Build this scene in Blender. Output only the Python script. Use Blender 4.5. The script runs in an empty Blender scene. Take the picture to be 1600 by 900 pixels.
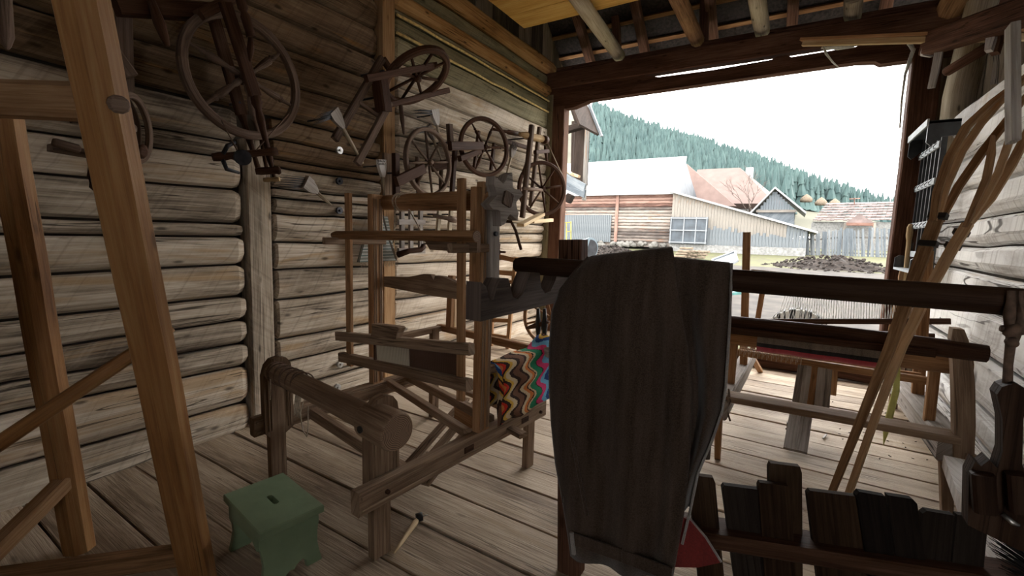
import bpy, math, random
from math import pi, sin, cos, radians, sqrt, atan2
from mathutils import Vector, Matrix, noise

S = bpy.context.scene
COL = S.collection
random.seed(7)

# ------------------------------------------------------------------ camera, sky, exposure
cam_data = bpy.data.cameras.new('camera')
cam_data.sensor_width = 36.0
cam_data.lens = 16.0
cam_data.clip_start = 0.05
cam_data.clip_end = 3000
cam = bpy.data.objects.new('camera', cam_data)
COL.objects.link(cam)
YAW, PITCH, ROLL = 0.5558, 0.1175, 0.029
fwd = Vector((-sin(YAW) * cos(PITCH), cos(YAW) * cos(PITCH), -sin(PITCH)))
rgt0 = Vector((cos(YAW), sin(YAW), 0))
up0 = rgt0.cross(fwd)
rgt = rgt0 * cos(ROLL) + up0 * sin(ROLL)
upv = up0 * cos(ROLL) - rgt0 * sin(ROLL)
cam.matrix_world = Matrix(((rgt.x, upv.x, -fwd.x, 0), (rgt.y, upv.y, -fwd.y, 0), (rgt.z, upv.z, -fwd.z, 1.5), (0, 0, 0, 1)))
S.camera = cam

world = bpy.data.worlds.new('overcast_sky')
world.use_nodes = True
bg = world.node_tree.nodes['Background']
bg.inputs[0].default_value = (1.0, 0.98, 0.955, 1)
bg.inputs[1].default_value = 1.0
S.world = world
S.view_settings.view_transform = 'Standard'
S.view_settings.look = 'None'
S.view_settings.gamma = 1.0
S.view_settings.use_curve_mapping = False
S.view_settings.exposure = 3.5

# ------------------------------------------------------------------ materials
def _n(nt, t, **kw):
    n = nt.nodes.new(t)
    for k, v in kw.items():
        setattr(n, k, v)
    return n

def wood(name, dark, mid, light, rough=0.75, bump=0.35, grain=1.0, knots=0.5, cracks=0.5, stain=None, hew=0.0, vary=0.25, spec=0.06):
    """weathered timber: grain runs along U (metres), V goes round the piece"""
    m = bpy.data.materials.new(name)
    m.use_nodes = True
    nt = m.node_tree
    L = nt.links.new
    b = nt.nodes['Principled BSDF']
    b.inputs['Roughness'].default_value = rough
    b.inputs['Specular IOR Level'].default_value = spec
    uv = _n(nt, 'ShaderNodeUVMap')
    oi = _n(nt, 'ShaderNodeObjectInfo')
    sp = _n(nt, 'ShaderNodeSeparateXYZ')
    L(uv.outputs[0], sp.inputs[0])
    rnd = _n(nt, 'ShaderNodeMath', operation='MULTIPLY')
    L(oi.outputs['Random'], rnd.inputs[0])
    rnd.inputs[1].default_value = 57.0

    def coords(su, sv):
        a = _n(nt, 'ShaderNodeMath', operation='MULTIPLY'); L(sp.outputs[0], a.inputs[0]); a.inputs[1].default_value = su
        c = _n(nt, 'ShaderNodeMath', operation='MULTIPLY'); L(sp.outputs[1], c.inputs[0]); c.inputs[1].default_value = sv
        cb = _n(nt, 'ShaderNodeCombineXYZ')
        L(a.outputs[0], cb.inputs[0]); L(c.outputs[0], cb.inputs[1]); L(rnd.outputs[0], cb.inputs[2])
        return cb.outputs[0]

    def nz(vec, detail, rough_=0.6, dist=0.0):
        t = _n(nt, 'ShaderNodeTexNoise')
        t.inputs['Scale'].default_value = 1.0
        t.inputs['Detail'].default_value = detail
        t.inputs['Roughness'].default_value = rough_
        t.inputs['Distortion'].default_value = dist
        L(vec, t.inputs['Vector'])
        return t.outputs['Fac']

    g1 = nz(coords(2.6 * grain, 80 * grain), 8, 0.68, 0.6)
    g2 = nz(coords(1.1, 5.5), 3, 0.6, 0.4)
    mixg = _n(nt, 'ShaderNodeMath', operation='ADD')
    s1 = _n(nt, 'ShaderNodeMath', operation='MULTIPLY'); L(g1, s1.inputs[0]); s1.inputs[1].default_value = 0.55
    s2 = _n(nt, 'ShaderNodeMath', operation='MULTIPLY'); L(g2, s2.inputs[0]); s2.inputs[1].default_value = 0.45
    L(s1.outputs[0], mixg.inputs[0]); L(s2.outputs[0], mixg.inputs[1])
    vr = _n(nt, 'ShaderNodeMath', operation='MULTIPLY_ADD')
    L(oi.outputs['Random'], vr.inputs[0]); vr.inputs[1].default_value = vary; vr.inputs[2].default_value = -vary / 2
    tot = _n(nt, 'ShaderNodeMath', operation='ADD'); L(mixg.outputs[0], tot.inputs[0]); L(vr.outputs[0], tot.inputs[1])
    ramp = _n(nt, 'ShaderNodeValToRGB')
    e = ramp.color_ramp.elements
    e[0].position, e[0].color = 0.34, (*dark, 1)
    e[1].position, e[1].color = 0.66, (*light, 1)
    k = e.new(0.5); k.color = (*mid, 1)
    L(tot.outputs[0], ramp.inputs[0])
    col = ramp.outputs[0]
    height = g1

    def mix(fac, c, blend='MIX'):
        nonlocal col
        mx = _n(nt, 'ShaderNodeMix', data_type='RGBA', blend_type=blend)
        L(fac, mx.inputs[0]); L(col, mx.inputs[6]); mx.inputs[7].default_value = (*c, 1)
        col = mx.outputs[2]

    def ss(val, lo, hi, amt):
        mr = _n(nt, 'ShaderNodeMapRange', interpolation_type='SMOOTHSTEP')
        L(val, mr.inputs[0])
        mr.inputs[1].default_value = lo; mr.inputs[2].default_value = hi
        mr.inputs[3].default_value = 0; mr.inputs[4].default_value = amt
        return mr.outputs[0]
    if stain:
        mix(ss(nz(coords(0.9, 8), 3, 0.6, 0.8), 0.55, 0.72, 0.75), stain)
    if hew > 0:
        # faint slanting saw and adze strokes
        a = _n(nt, 'ShaderNodeMath', operation='MULTIPLY_ADD')
        L(sp.outputs[1], a.inputs[0]); a.inputs[1].default_value = -0.75; L(sp.outputs[0], a.inputs[2])
        cb = _n(nt, 'ShaderNodeCombineXYZ'); L(a.outputs[0], cb.inputs[0]); L(rnd.outputs[0], cb.inputs[1])
        w = _n(nt, 'ShaderNodeTexNoise'); w.inputs['Scale'].default_value = 34; w.inputs['Detail'].default_value = 3
        L(cb.outputs[0], w.inputs['Vector'])
        mix(ss(w.outputs['Fac'], 0.5, 0.8, hew), light)
        mix(ss(w.outputs['Fac'], 0.47, 0.30, hew * 1.6), dark)
    if knots > 0:
        v = _n(nt, 'ShaderNodeTexVoronoi'); v.inputs['Scale'].default_value = 1.0
        L(coords(3.4, 9.5), v.inputs['Vector'])
        mix(ss(v.outputs['Distance'], 0.16, 0.04, knots), tuple(x * 0.35 for x in dark))
    if cracks > 0:
        cfac = nz(coords(0.75, 30), 2, 0.5, 0.25)
        d = _n(nt, 'ShaderNodeMath', operation='SUBTRACT'); L(cfac, d.inputs[0]); d.inputs[1].default_value = 0.5
        ab = _n(nt, 'ShaderNodeMath', operation='ABSOLUTE'); L(d.outputs[0], ab.inputs[0])
        gate = ss(nz(coords(0.8, 3.2), 2), 0.5, 0.6, 1.0)
        cr = ss(ab.outputs[0], 0.022, 0.006, cracks)
        gm = _n(nt, 'ShaderNodeMath', operation='MULTIPLY'); L(cr, gm.inputs[0]); L(gate, gm.inputs[1])
        mix(gm.outputs[0], tuple(x * 0.3 for x in dark))
        hs = _n(nt, 'ShaderNodeMath', operation='SUBTRACT'); L(g1, hs.inputs[0]); L(gm.outputs[0], hs.inputs[1])
        height = hs.outputs[0]
    L(col, b.inputs['Base Color'])
    bp = _n(nt, 'ShaderNodeBump'); bp.inputs['Strength'].default_value = bump; bp.inputs['Distance'].default_value = 0.01
    L(height, bp.inputs['Height']); L(bp.outputs[0], b.inputs['Normal'])
    return m

def plain(name, c, rough=0.7, metal=0.0, nscale=8.0, namt=0.3, bump=0.0, spec=0.3, c2=None):
    m = bpy.data.materials.new(name)
    m.use_nodes = True
    nt = m.node_tree
    L = nt.links.new
    b = nt.nodes['Principled BSDF']
    b.inputs['Roughness'].default_value = rough
    b.inputs['Metallic'].default_value = metal
    b.inputs['Specular IOR Level'].default_value = spec
    tc = _n(nt, 'ShaderNodeTexCoord')
    t = _n(nt, 'ShaderNodeTexNoise'); t.inputs['Scale'].default_value = nscale; t.inputs['Detail'].default_value = 6
    L(tc.outputs['Object'], t.inputs['Vector'])
    r = _n(nt, 'ShaderNodeValToRGB')
    e = r.color_ramp.elements
    e[0].position, e[1].position = 0.32, 0.68
    lo = c2 if c2 else tuple(x * (1 - namt) for x in c)
    hi = c if c2 else tuple(min(1, x * (1 + namt)) for x in c)
    e[0].color, e[1].color = (*lo, 1), (*hi, 1)
    L(t.outputs['Fac'], r.inputs[0]); L(r.outputs[0], b.inputs['Base Color'])
    if bump:
        bp = _n(nt, 'ShaderNodeBump'); bp.inputs['Strength'].default_value = bump; bp.inputs['Distance'].default_value = 0.02
        L(t.outputs['Fac'], bp.inputs['Height']); L(bp.outputs[0], b.inputs['Normal'])
    return m

def endgrain(name, c_dark, c_light, rings=90):
    """sawn end: growth rings about the piece's own UV centre"""
    m = bpy.data.materials.new(name)
    m.use_nodes = True
    nt = m.node_tree; L = nt.links.new
    b = nt.nodes['Principled BSDF']; b.inputs['Roughness'].default_value = 0.8
    uv = _n(nt, 'ShaderNodeUVMap')
    ln = _n(nt, 'ShaderNodeVectorMath', operation='LENGTH'); L(uv.outputs[0], ln.inputs[0])
    t = _n(nt, 'ShaderNodeTexNoise'); t.inputs['Scale'].default_value = 12; L(uv.outputs[0], t.inputs['Vector'])
    a = _n(nt, 'ShaderNodeMath', operation='MULTIPLY_ADD'); L(t.outputs['Fac'], a.inputs[0]); a.inputs[1].default_value = 0.006; L(ln.outputs['Value'], a.inputs[2])
    s = _n(nt, 'ShaderNodeMath', operation='MULTIPLY'); L(a.outputs[0], s.inputs[0]); s.inputs[1].default_value = rings * 2 * pi
    si = _n(nt, 'ShaderNodeMath', operation='SINE'); L(s.outputs[0], si.inputs[0])
    mr = _n(nt, 'ShaderNodeMapRange'); L(si.outputs[0], mr.inputs[0]); mr.inputs[1].default_value = -1
    mx = _n(nt, 'ShaderNodeMix', data_type='RGBA'); L(mr.outputs[0], mx.inputs[0])
    mx.inputs[6].default_value = (*c_dark, 1); mx.inputs[7].default_value = (*c_light, 1)
    L(mx.outputs[2], b.inputs['Base Color'])
    return m

M = {}
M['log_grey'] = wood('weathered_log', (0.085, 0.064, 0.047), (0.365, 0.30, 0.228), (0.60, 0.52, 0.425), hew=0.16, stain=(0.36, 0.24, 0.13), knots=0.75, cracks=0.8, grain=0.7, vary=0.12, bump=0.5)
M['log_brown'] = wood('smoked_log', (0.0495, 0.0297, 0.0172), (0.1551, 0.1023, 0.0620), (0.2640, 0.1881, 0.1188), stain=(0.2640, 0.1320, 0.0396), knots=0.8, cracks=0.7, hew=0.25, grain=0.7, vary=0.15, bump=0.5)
M['post_brown'] = wood('hewn_brown_post', (0.11, 0.055, 0.022), (0.27, 0.155, 0.075), (0.40, 0.26, 0.14), knots=0.6, cracks=0.7, vary=0.05)
M['log_green'] = wood('grey_green_plank', (0.0880, 0.0800, 0.0480), (0.1920, 0.1680, 0.1040), (0.2880, 0.2560, 0.1680), knots=0.7, cracks=0.7, hew=0.2, vary=0.12)
M['log_orange'] = wood('bark_stripped_log', (0.0750, 0.0338, 0.0112), (0.2700, 0.1425, 0.0525), (0.4125, 0.2475, 0.1125), knots=0.8, cracks=0.8, grain=0.6, vary=0.1, bump=0.8)
M['log_white'] = wood('whitewashed_log', (0.3230, 0.2945, 0.2660), (0.6270, 0.6175, 0.5985), (0.7600, 0.7505, 0.7220), stain=(0.4275, 0.3420, 0.2565), knots=0.8, cracks=1.0, hew=0.35, grain=0.7, vary=0.08, bump=0.5)
M['seam'] = plain('pale_seam_filler', (0.62, 0.47, 0.20), 0.8, nscale=30)
M['gap'] = plain('dark_gap_filler', (0.05, 0.04, 0.03), 0.95)
M['floor'] = wood('sawn_floorboard', (0.165, 0.115, 0.075), (0.395, 0.31, 0.225), (0.55, 0.455, 0.345), grain=1.3, knots=0.45, cracks=0.55, hew=0.0, vary=0.22, bump=0.6, rough=0.65, spec=0.2, stain=(0.30, 0.22, 0.14))
M['subfloor'] = plain('rust_brown_underlay', (0.10, 0.045, 0.018), 0.95)  # rust-brown layer seen through the gaps between planks
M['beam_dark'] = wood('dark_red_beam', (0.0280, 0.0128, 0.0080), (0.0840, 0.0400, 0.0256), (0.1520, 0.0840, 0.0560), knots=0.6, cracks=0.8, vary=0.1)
M['beam_grey'] = wood('grey_pole', (0.13, 0.105, 0.075), (0.31, 0.26, 0.19), (0.46, 0.40, 0.31), knots=0.8, cracks=0.8, vary=0.15)
M['beam_brown'] = wood('brown_pole', (0.0850, 0.0425, 0.0213), (0.2295, 0.1275, 0.0680), (0.3570, 0.2295, 0.1360), knots=0.8, cracks=0.8, vary=0.15)
M['ceiling'] = wood('new_yellow_board', (0.3240, 0.1620, 0.0405), (0.5220, 0.3105, 0.0900), (0.6300, 0.4230, 0.1620), knots=0.3, cracks=0.2, vary=0.12, bump=0.2)
M['batten'] = wood('roof_batten', (0.1200, 0.0560, 0.0240), (0.2880, 0.1520, 0.0720), (0.4000, 0.2400, 0.1280), knots=0.3, cracks=0.3)
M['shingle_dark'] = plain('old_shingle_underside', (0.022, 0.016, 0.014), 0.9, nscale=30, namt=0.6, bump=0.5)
M['board_dark'] = wood('smoky_board', (0.035, 0.026, 0.018), (0.12, 0.09, 0.06), (0.24, 0.185, 0.13), knots=0.4, cracks=0.7, vary=0.35)

# ------------------------------------------------------------------ mesh builder
class MB:
    def __init__(s):
        s.v, s.f, s.uv, s.sm, s.mi = [], [], [], [], []

    def face(s, idx, uvs, smooth=False, mi=0):
        s.f.append(tuple(idx)); s.uv.extend(uvs); s.sm.append(smooth); s.mi.append(mi)

    def loft(s, rings, us, vs, closed=True, caps=True, smooth=False, capmi=0, mi=0):
        """rings: list of equally long point lists; us: u per ring; vs: v per ring point (+1 when closed)"""
        n = len(rings[0]); base = len(s.v)
        for r in rings:
            s.v.extend([tuple(p) for p in r])
        m = n if closed else n - 1
        for i in range(len(rings) - 1):
            for j in range(m):
                k = (j + 1) % n
                s.face((base + i * n + j, base + i * n + k, base + (i + 1) * n + k, base + (i + 1) * n + j),
                       ((us[i], vs[j]), (us[i], vs[j + 1]), (us[i + 1], vs[j + 1]), (us[i + 1], vs[j])), smooth, mi)
        if caps and closed:
            for ri, flip in ((0, True), (len(rings) - 1, False)):
                r = [Vector(p) for p in rings[ri]]
                c = sum(r, Vector()) / n
                e1 = (r[0] - c).normalized() if (r[0] - c).length > 1e-9 else Vector((1, 0, 0))
                nr = Vector((0, 0, 0))
                for j in range(n):
                    nr += (r[j] - c).cross(r[(j + 1) % n] - c)
                nr = nr.normalized() if nr.length > 1e-12 else Vector((0, 0, 1))
                e2 = nr.cross(e1)
                ids = [base + ri * n + j for j in range(n)]
                u = [((p - c).dot(e1), (p - c).dot(e2)) for p in r]
                if flip:
                    ids.reverse(); u.reverse()
                s.face(ids, u, False, capmi)
        return s

    def bar(s, a, b, w, t, up=(0, 0, 1), ch=0.12, w2=None, t2=None, seg=1, wob=0.0, bow=None, capmi=0):
        """squared timber from a to b, w wide (across up), t thick (along up), edges chamfered"""
        a, b, up = Vector(a), Vector(b), Vector(up)
        d = (b - a); ln = d.length; d = d / ln
        sd = d.cross(up)
        if sd.length < 1e-4:
            up = Vector((0, 1, 0)) if abs(d.y) < 0.9 else Vector((1, 0, 0))
            sd = d.cross(up)
        sd.normalize(); u = sd.cross(d).normalized()
        w2 = w if w2 is None else w2; t2 = t if t2 is None else t2
        rings, us = [], []
        off = random.random() * 9
        for i in range(seg + 1):
            q = i / seg
            c = a.lerp(b, q)
            if bow: c = c + Vector(bow) * (4 * q * (1 - q))
            ww, tt = (w + (w2 - w) * q) / 2, (t + (t2 - t) * q) / 2
            if wob:
                nv = noise.noise_vector(Vector((q * ln * 1.7, off, 0)))
                c = c + sd * nv.x * wob + u * nv.y * wob
                ww *= 1 + nv.z * wob * 2; tt *= 1 - nv.x * wob * 2
            k = ch * min(ww, tt) * 2
            pr = [(ww - k, tt), (-ww + k, tt), (-ww, tt - k), (-ww, -tt + k), (-ww + k, -tt), (ww - k, -tt), (ww, -tt + k), (ww, tt - k)]
            rings.append([c + sd * x + u * y for x, y in pr]); us.append(q * ln)
        per = [0]; pr.append(pr[0])
        for j in range(8):
            per.append(per[-1] + math.hypot(pr[j + 1][0] - pr[j][0], pr[j + 1][1] - pr[j][1]))
        return s.loft(rings, us, per, capmi=capmi)

    def tube(s, pts, rs, n=8, smooth=True, wob=0.0, flat=1.0, up=(0, 0, 1), capmi=0, caps=True):
        """round pole or rod through pts; rs a radius or one per point"""
        pts = [Vector(p) for p in pts]
        if not isinstance(rs, (list, tuple)): rs = [rs] * len(pts)
        rings, us = [], []
        ul = 0
        ref = Vector(up)
        for i, p in enumerate(pts):
            d = (pts[min(i + 1, len(pts) - 1)] - pts[max(i - 1, 0)]).normalized()
            sd = d.cross(ref)
            if sd.length < 0.05:
                ref = Vector((1, 0, 0)) if abs(d.x) < 0.8 else Vector((0, 1, 0)); sd = d.cross(ref)
            sd.normalize(); u = sd.cross(d).normalized()
            if i: ul += (p - pts[i - 1]).length
            ring = []
            for j in range(n):
                an = 2 * pi * j / n
                r = rs[i] * (1 + (wob * noise.noise(Vector((ul * 3, cos(an) * 1.5, sin(an) * 1.5 + rs[0] * 91))) if wob else 0))
                ring.append(p + sd * cos(an) * r + u * sin(an) * r * flat)
            rings.append(ring); us.append(ul)
        R = max(rs)
        return s.loft(rings, us, [2 * pi * R * j / n for j in range(n + 1)], smooth=smooth, capmi=capmi, caps=caps)

    def lathe(s, a, b, prof, n=10, capmi=0):
        a, b = Vector(a), Vector(b)
        return s.tube([a.lerp(b, t) for t, r in prof], [r for t, r in prof], n, capmi=capmi)

    def ring(s, c, nrm, R, w, t, n=36, x=None, a0=0.0, a1=2 * pi):
        """hoop or felloe: outer radius R, radial width w, axial thickness t"""
        c, nrm = Vector(c), Vector(nrm).normalized()
        e1 = Vector(x) if x else (nrm.cross(Vector((0, 0, 1))) if abs(nrm.z) < 0.9 else nrm.cross(Vector((1, 0, 0))))
        e1.normalize(); e2 = nrm.cross(e1)
        k = 0.22 * min(w, t)
        pr = [(R, t / 2 - k), (R - k, t / 2), (R - w + k, t / 2), (R - w, t / 2 - k), (R - w, -t / 2 + k), (R - w + k, -t / 2), (R - k, -t / 2), (R, -t / 2 + k)]
        full = abs(a1 - a0 - 2 * pi) < 1e-6
        rings, us = [], []
        for i in range(n + 1):
            an = a0 + (a1 - a0) * i / n
            rd = e1 * cos(an) + e2 * sin(an)
            rings.append([c + rd * r + nrm * h for r, h in pr]); us.append(an * R)
        per = [0]; pp = pr + [pr[0]]
        for j in range(8):
            per.append(per[-1] + math.hypot(pp[j + 1][0] - pp[j][0], pp[j + 1][1] - pp[j][1]))
        return s.loft(rings, us, per, caps=not full, smooth=False)

    def plate(s, outline, o, ux, uy, th, grain='x', holes=False):
        """flat shaped board: 2-D outline in the plane (ux, uy) about o, thickness th centred"""
        o, ux, uy = Vector(o), Vector(ux).normalized(), Vector(uy).normalized()
        nz_ = ux.cross(uy).normalized()
        base = len(s.v); n = len(outline)
        for sg in (-1, 1):
            for x, y in outline:
                s.v.append(tuple(o + ux * x + uy * y + nz_ * (sg * th / 2)))
        fl = (lambda x, y: (x, y)) if grain == 'x' else (lambda x, y: (y, x))
        s.face([base + n + j for j in range(n)], [fl(*outline[j]) for j in range(n)])
        s.face([base + j for j in reversed(range(n))], [fl(*outline[j]) for j in reversed(range(n))])
        per = 0
        for j in range(n):
            k = (j + 1) % n
            x0, y0 = outline[j]; x1, y1 = outline[k]
            if grain == 'x':
                uvs = ((x0, 0), (x1, 0), (x1, th), (x0, th))
            else:
                uvs = ((y0, 0), (y1, 0), (y1, th), (y0, th))
            s.face((base + j, base + k, base + n + k, base + n + j), uvs)
        return s

    def quad(s, a, b, c, d, mi=0):
        base = len(s.v); a, b, c, d = map(Vector, (a, b, c, d))
        s.v.extend(map(tuple, (a, b, c, d)))
        w, h = (b - a).length, (d - a).length
        s.face((base, base + 1, base + 2, base + 3), ((0, 0), (w, 0), (w, h), (0, h)), False, mi)
        return s

    def box(s, lo, hi, ch=0.0):
        lo, hi = Vector(lo), Vector(hi)
        d = hi - lo; c = (lo + hi) / 2
        ax = max(range(3), key=lambda i: d[i])
        e = Vector((0, 0, 0)); e[ax] = d[ax] / 2
        up = Vector((0, 0, 1)) if ax != 2 else Vector((0, 1, 0))
        upi = 2 if ax != 2 else 1
        wi = [i for i in range(3) if i not in (ax, upi)][0]
        return s.bar(c - e, c + e, d[wi], d[upi], up, ch)

    def build(s, name, mat, parent=None, org=None):
        me = bpy.data.meshes.new(name)
        o3 = org if org is not None else ORG.get(parent.name, Vector()) if parent else Vector()
        me.from_pydata([(x - o3[0], y - o3[1], z - o3[2]) for x, y, z in s.v], [], s.f)
        ul = me.uv_layers.new(name='UVMap')
        ul.data.foreach_set('uv', [c for p in s.uv for c in p])
        me.polygons.foreach_set('use_smooth', s.sm)
        mats = mat if isinstance(mat, (list, tuple)) else [mat]
        for mm in mats: me.materials.append(mm)
        if len(mats) > 1: me.polygons.foreach_set('material_index', s.mi)
        me.update()
        ob = bpy.data.objects.new(name, me)
        COL.objects.link(ob)
        if parent: ob.parent = parent
        if o3 is not None and (parent is None): ob.location = o3
        ORG[ob.name] = Vector(o3)
        return ob

ORG = {}

def thing(name, label, cat, loc=(0, 0, 0), group=None):
    o = bpy.data.objects.new(name, None)
    COL.objects.link(o)
    o.empty_display_size = 0.1
    o.location = loc
    o['label'] = label; o['category'] = cat
    if group: o['group'] = group
    ORG[o.name] = Vector(loc)
    return o

def tag(o, label, cat, group=None):
    o['label'] = label; o['category'] = cat
    if group: o['group'] = group
    return o

def struct(o, label=None):
    o['kind'] = 'structure'
    if label: o['label'] = label
    return o

def holder(name, label=None, kind='structure', loc=(0, 0, 0)):
    o = bpy.data.objects.new(name, None)
    COL.objects.link(o); o.location = loc; o['kind'] = kind
    if label: o['label'] = label
    ORG[o.name] = Vector(loc)
    return o

def copy_thing(root, loc=None, rot=None, label=None, scale=None):
    r = root.copy(); COL.objects.link(r)
    if loc is not None: r.location = loc
    if rot is not None: r.rotation_euler = rot
    if scale is not None: r.scale = scale
    if label: r['label'] = label
    for ch in list(root.children):
        c = ch.copy(); COL.objects.link(c); c.parent = r
        for g in list(ch.children):
            d = g.copy(); COL.objects.link(d); d.parent = c
    return r

def V(*a): return Vector(a)
def lerp(a, b, t): return tuple(Vector(a).lerp(Vector(b), t))

# ------------------------------------------------------------------ the room: log walls, floor, end frame, roof
XL, XR = -3.38, 1.15          # inner faces of the two log walls

def log_course(parent, mat, xf, sgn, y0, y1, z0, z1, seed, depth=0.17, seg=10, rnd=0.034, taper=True):
    """one hewn log: flat face at x = xf looking towards sgn, wandering top and bottom edges"""
    mb = MB()
    ts = [0.0, 0.012] + [i / seg for i in range(1, seg)] + [0.988, 1.0] if taper else [i / seg for i in range(seg + 1)]
    rings, us = [], []
    def edge(y, z):
        return 0.026 * noise.noise(Vector((y * 0.9, z * 7.3, 4.2))) + 0.010 * noise.noise(Vector((y * 3.1, z * 9.1, 1.0)))
    for t in ts:
        y = y0 + (y1 - y0) * t
        lo = z0 + edge(y, z0) + 0.006; hi = z1 + edge(y, z1) - 0.008
        c, h = (lo + hi) / 2, (hi - lo) / 2
        face = 0.016 * noise.noise(Vector((y * 0.8, seed * 3.7, 0))) + 0.02 * math.sin(seed * 12.9)
        if taper and (t == 0.0 or t == 1.0):
            h *= 0.86; face -= 0.02
        r = min(rnd, h * 0.6)
        q = [(-depth, -h * 0.8), (-r * 1.5, -h), (-r * 0.7, -h + r * 0.5), (-0.004, -h + r * 1.5), (0.003, -h * .2), (0, h - r * .7), (-r * 0.25, h - r * 0.25), (-r * 1.1, h), (-depth, h * 0.8)]
        rings.append([(xf + sgn * (face + x), y, c + z) for x, z in q]); us.append(y)
    vs = [0.0]
    q.append(q[0])
    for j in range(len(q) - 1):
        vs.append(vs[-1] + math.hypot(q[j + 1][0] - q[j][0], q[j + 1][1] - q[j][1]))
    if sgn < 0:
        rings = [list(reversed(r)) for r in rings]
    mb.loft(rings, us, vs)
    return mb.build('log', mat, parent)

wl = holder('wall_left', 'wall of hewn logs on the long side with the spinning wheels')
zA = [-0.06, 0.20, 0.49, 0.645, 0.815, 1.0, 1.215, 1.42, 1.525, 1.75, 1.965, 2.09, 2.315]
k = 0
for z0, z1 in zip(zA, zA[1:]):
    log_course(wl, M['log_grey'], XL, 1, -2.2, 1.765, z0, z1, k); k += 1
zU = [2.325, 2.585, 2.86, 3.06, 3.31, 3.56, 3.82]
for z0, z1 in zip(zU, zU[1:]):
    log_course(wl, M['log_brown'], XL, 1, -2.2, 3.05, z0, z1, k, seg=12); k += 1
zB = [-0.06, 0.20, 0.42, 0.62, 0.945, 1.16, 1.39, 1.61, 1.73, 1.80, 1.96, 2.02, 2.16, 2.32]
for z0, z1 in zip(zB, zB[1:]):
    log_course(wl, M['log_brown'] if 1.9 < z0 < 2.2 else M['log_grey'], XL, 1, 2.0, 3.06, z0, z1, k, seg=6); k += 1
zC = [-0.06, 0.20, 0.40, 0.60, 0.80, 0.98, 1.17, 1.375, 1.51, 1.66, 1.83, 2.02, 2.22, 2.42, 2.64, 2.87, 3.11]
for z0, z1 in zip(zC, zC[1:]):
    log_course(wl, M['log_grey'], XL, 1, 3.22, 6.34, z0, z1, k, seg=10, rnd=0.034); k += 1
for z0, z1 in ((3.11, 3.345), (3.36, 3.505), (3.52, 3.58)):
    log_course(wl, M['log_green'], XL, 1, 3.22, 6.34, z0, z1, k, seg=8, rnd=0.02); k += 1
log_course(wl, M['log_orange'], XL + 0.05, 1, 3.22, 6.5, 3.58, 3.74, k, seg=10, rnd=0.075)
log_course(wl, M['log_green'], XL - 0.02, 1, 3.22, 6.4, 3.74, 3.90, k + 1, seg=8, rnd=0.03)
log_course(wl, M['log_orange'], XL + 0.06, 1, -2.2, 6.5, 3.90, 4.10, k + 2, seg=14, rnd=0.08)
for zz in (3.352, 3.512):
    MB().tube([(XL + 0.012 + 0.006 * sin(i * 2.3), 3.24 + i * 0.31, zz + 0.012 * noise.noise(Vector((i * 0.7, zz * 9, 0)))) for i in range(11)], 0.014, 5).build('seam_strip', M['seam'], wl)
MB().box((XL - 0.30, -2.2, -0.1), (XL - 0.1, 6.45, 4.0)).build('backing', M['gap'], wl)
MB().bar((XL - 0.085, 1.875, 0.0), (XL - 0.085, 1.885, 2.12), 0.175, 0.2, (1, 0, 0), 0.05, seg=6, wob=0.004).build('wall_post', M['log_grey'], wl)
MB().bar((XL - 0.085, 3.14, 0.0), (XL - 0.085, 3.14, 3.9), 0.15, 0.2, (1, 0, 0), 0.04, seg=8, wob=0.002).build('wall_post', M['post_brown'], wl)
MB().bar((XL - 0.03, 6.39, 0.0), (XL - 0.03, 6.39, 3.6), 0.11, 0.2, (1, 0, 0), 0.1, seg=4).build('wall_post', M['log_green'], wl)

wr = holder('wall_right', 'wall of pale whitewashed logs on the right')
zR = [-0.08, 0.17, 0.41, 0.73, 1.055, 1.315, 1.515, 1.73, 1.985, 2.25, 2.5, 2.76]
for i, (z0, z1) in enumerate(zip(zR, zR[1:])):
    log_course(wr, M['log_white'], XR, -1, -1.5, 6.3, z0, z1, 60 + i, seg=16, rnd=0.045)
MB().box((XR + 0.1, -1.5, -0.1), (XR + 0.3, 6.3, 2.6)).build('backing', M['gap'], wr)

fl = holder('floor', 'floor of wide sawn boards laid across the barn')
yF = [-2.2, -1.85, -1.5, -1.15, -0.8, -0.5, -0.22, 0.05, 0.30, 0.565, 0.815, 1.06, 1.355, 1.645, 1.94, 2.23, 2.45, 2.67, 2.95, 3.23, 3.52, 3.775, 4.035, 4.30, 4.56, 4.81, 5.05, 5.27, 5.49, 5.70, 5.905, 6.12, 6.36, 6.6]
for i, (y0, y1) in enumerate(zip(yF, yF[1:])):
    gp = random.uniform(0.006, 0.013)
    dz = random.uniform(-0.008, 0.0)
    mb = MB()
    ym = (y0 + y1) / 2
    mb.bar((XL - 0.12, ym + random.uniform(-.01, .01), -0.022 + dz), (XR + 0.05, ym, -0.022 + dz), y1 - y0 - gp, 0.044, (0, 0, 1), 0.10, seg=8, wob=0.004)
    mb.build('plank', M['floor'], fl)
MB().box((XL - 0.1, -2.2, -0.14), (XR + 0.2, 6.62, -0.07)).build('subfloor', M['subfloor'], fl)

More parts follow.
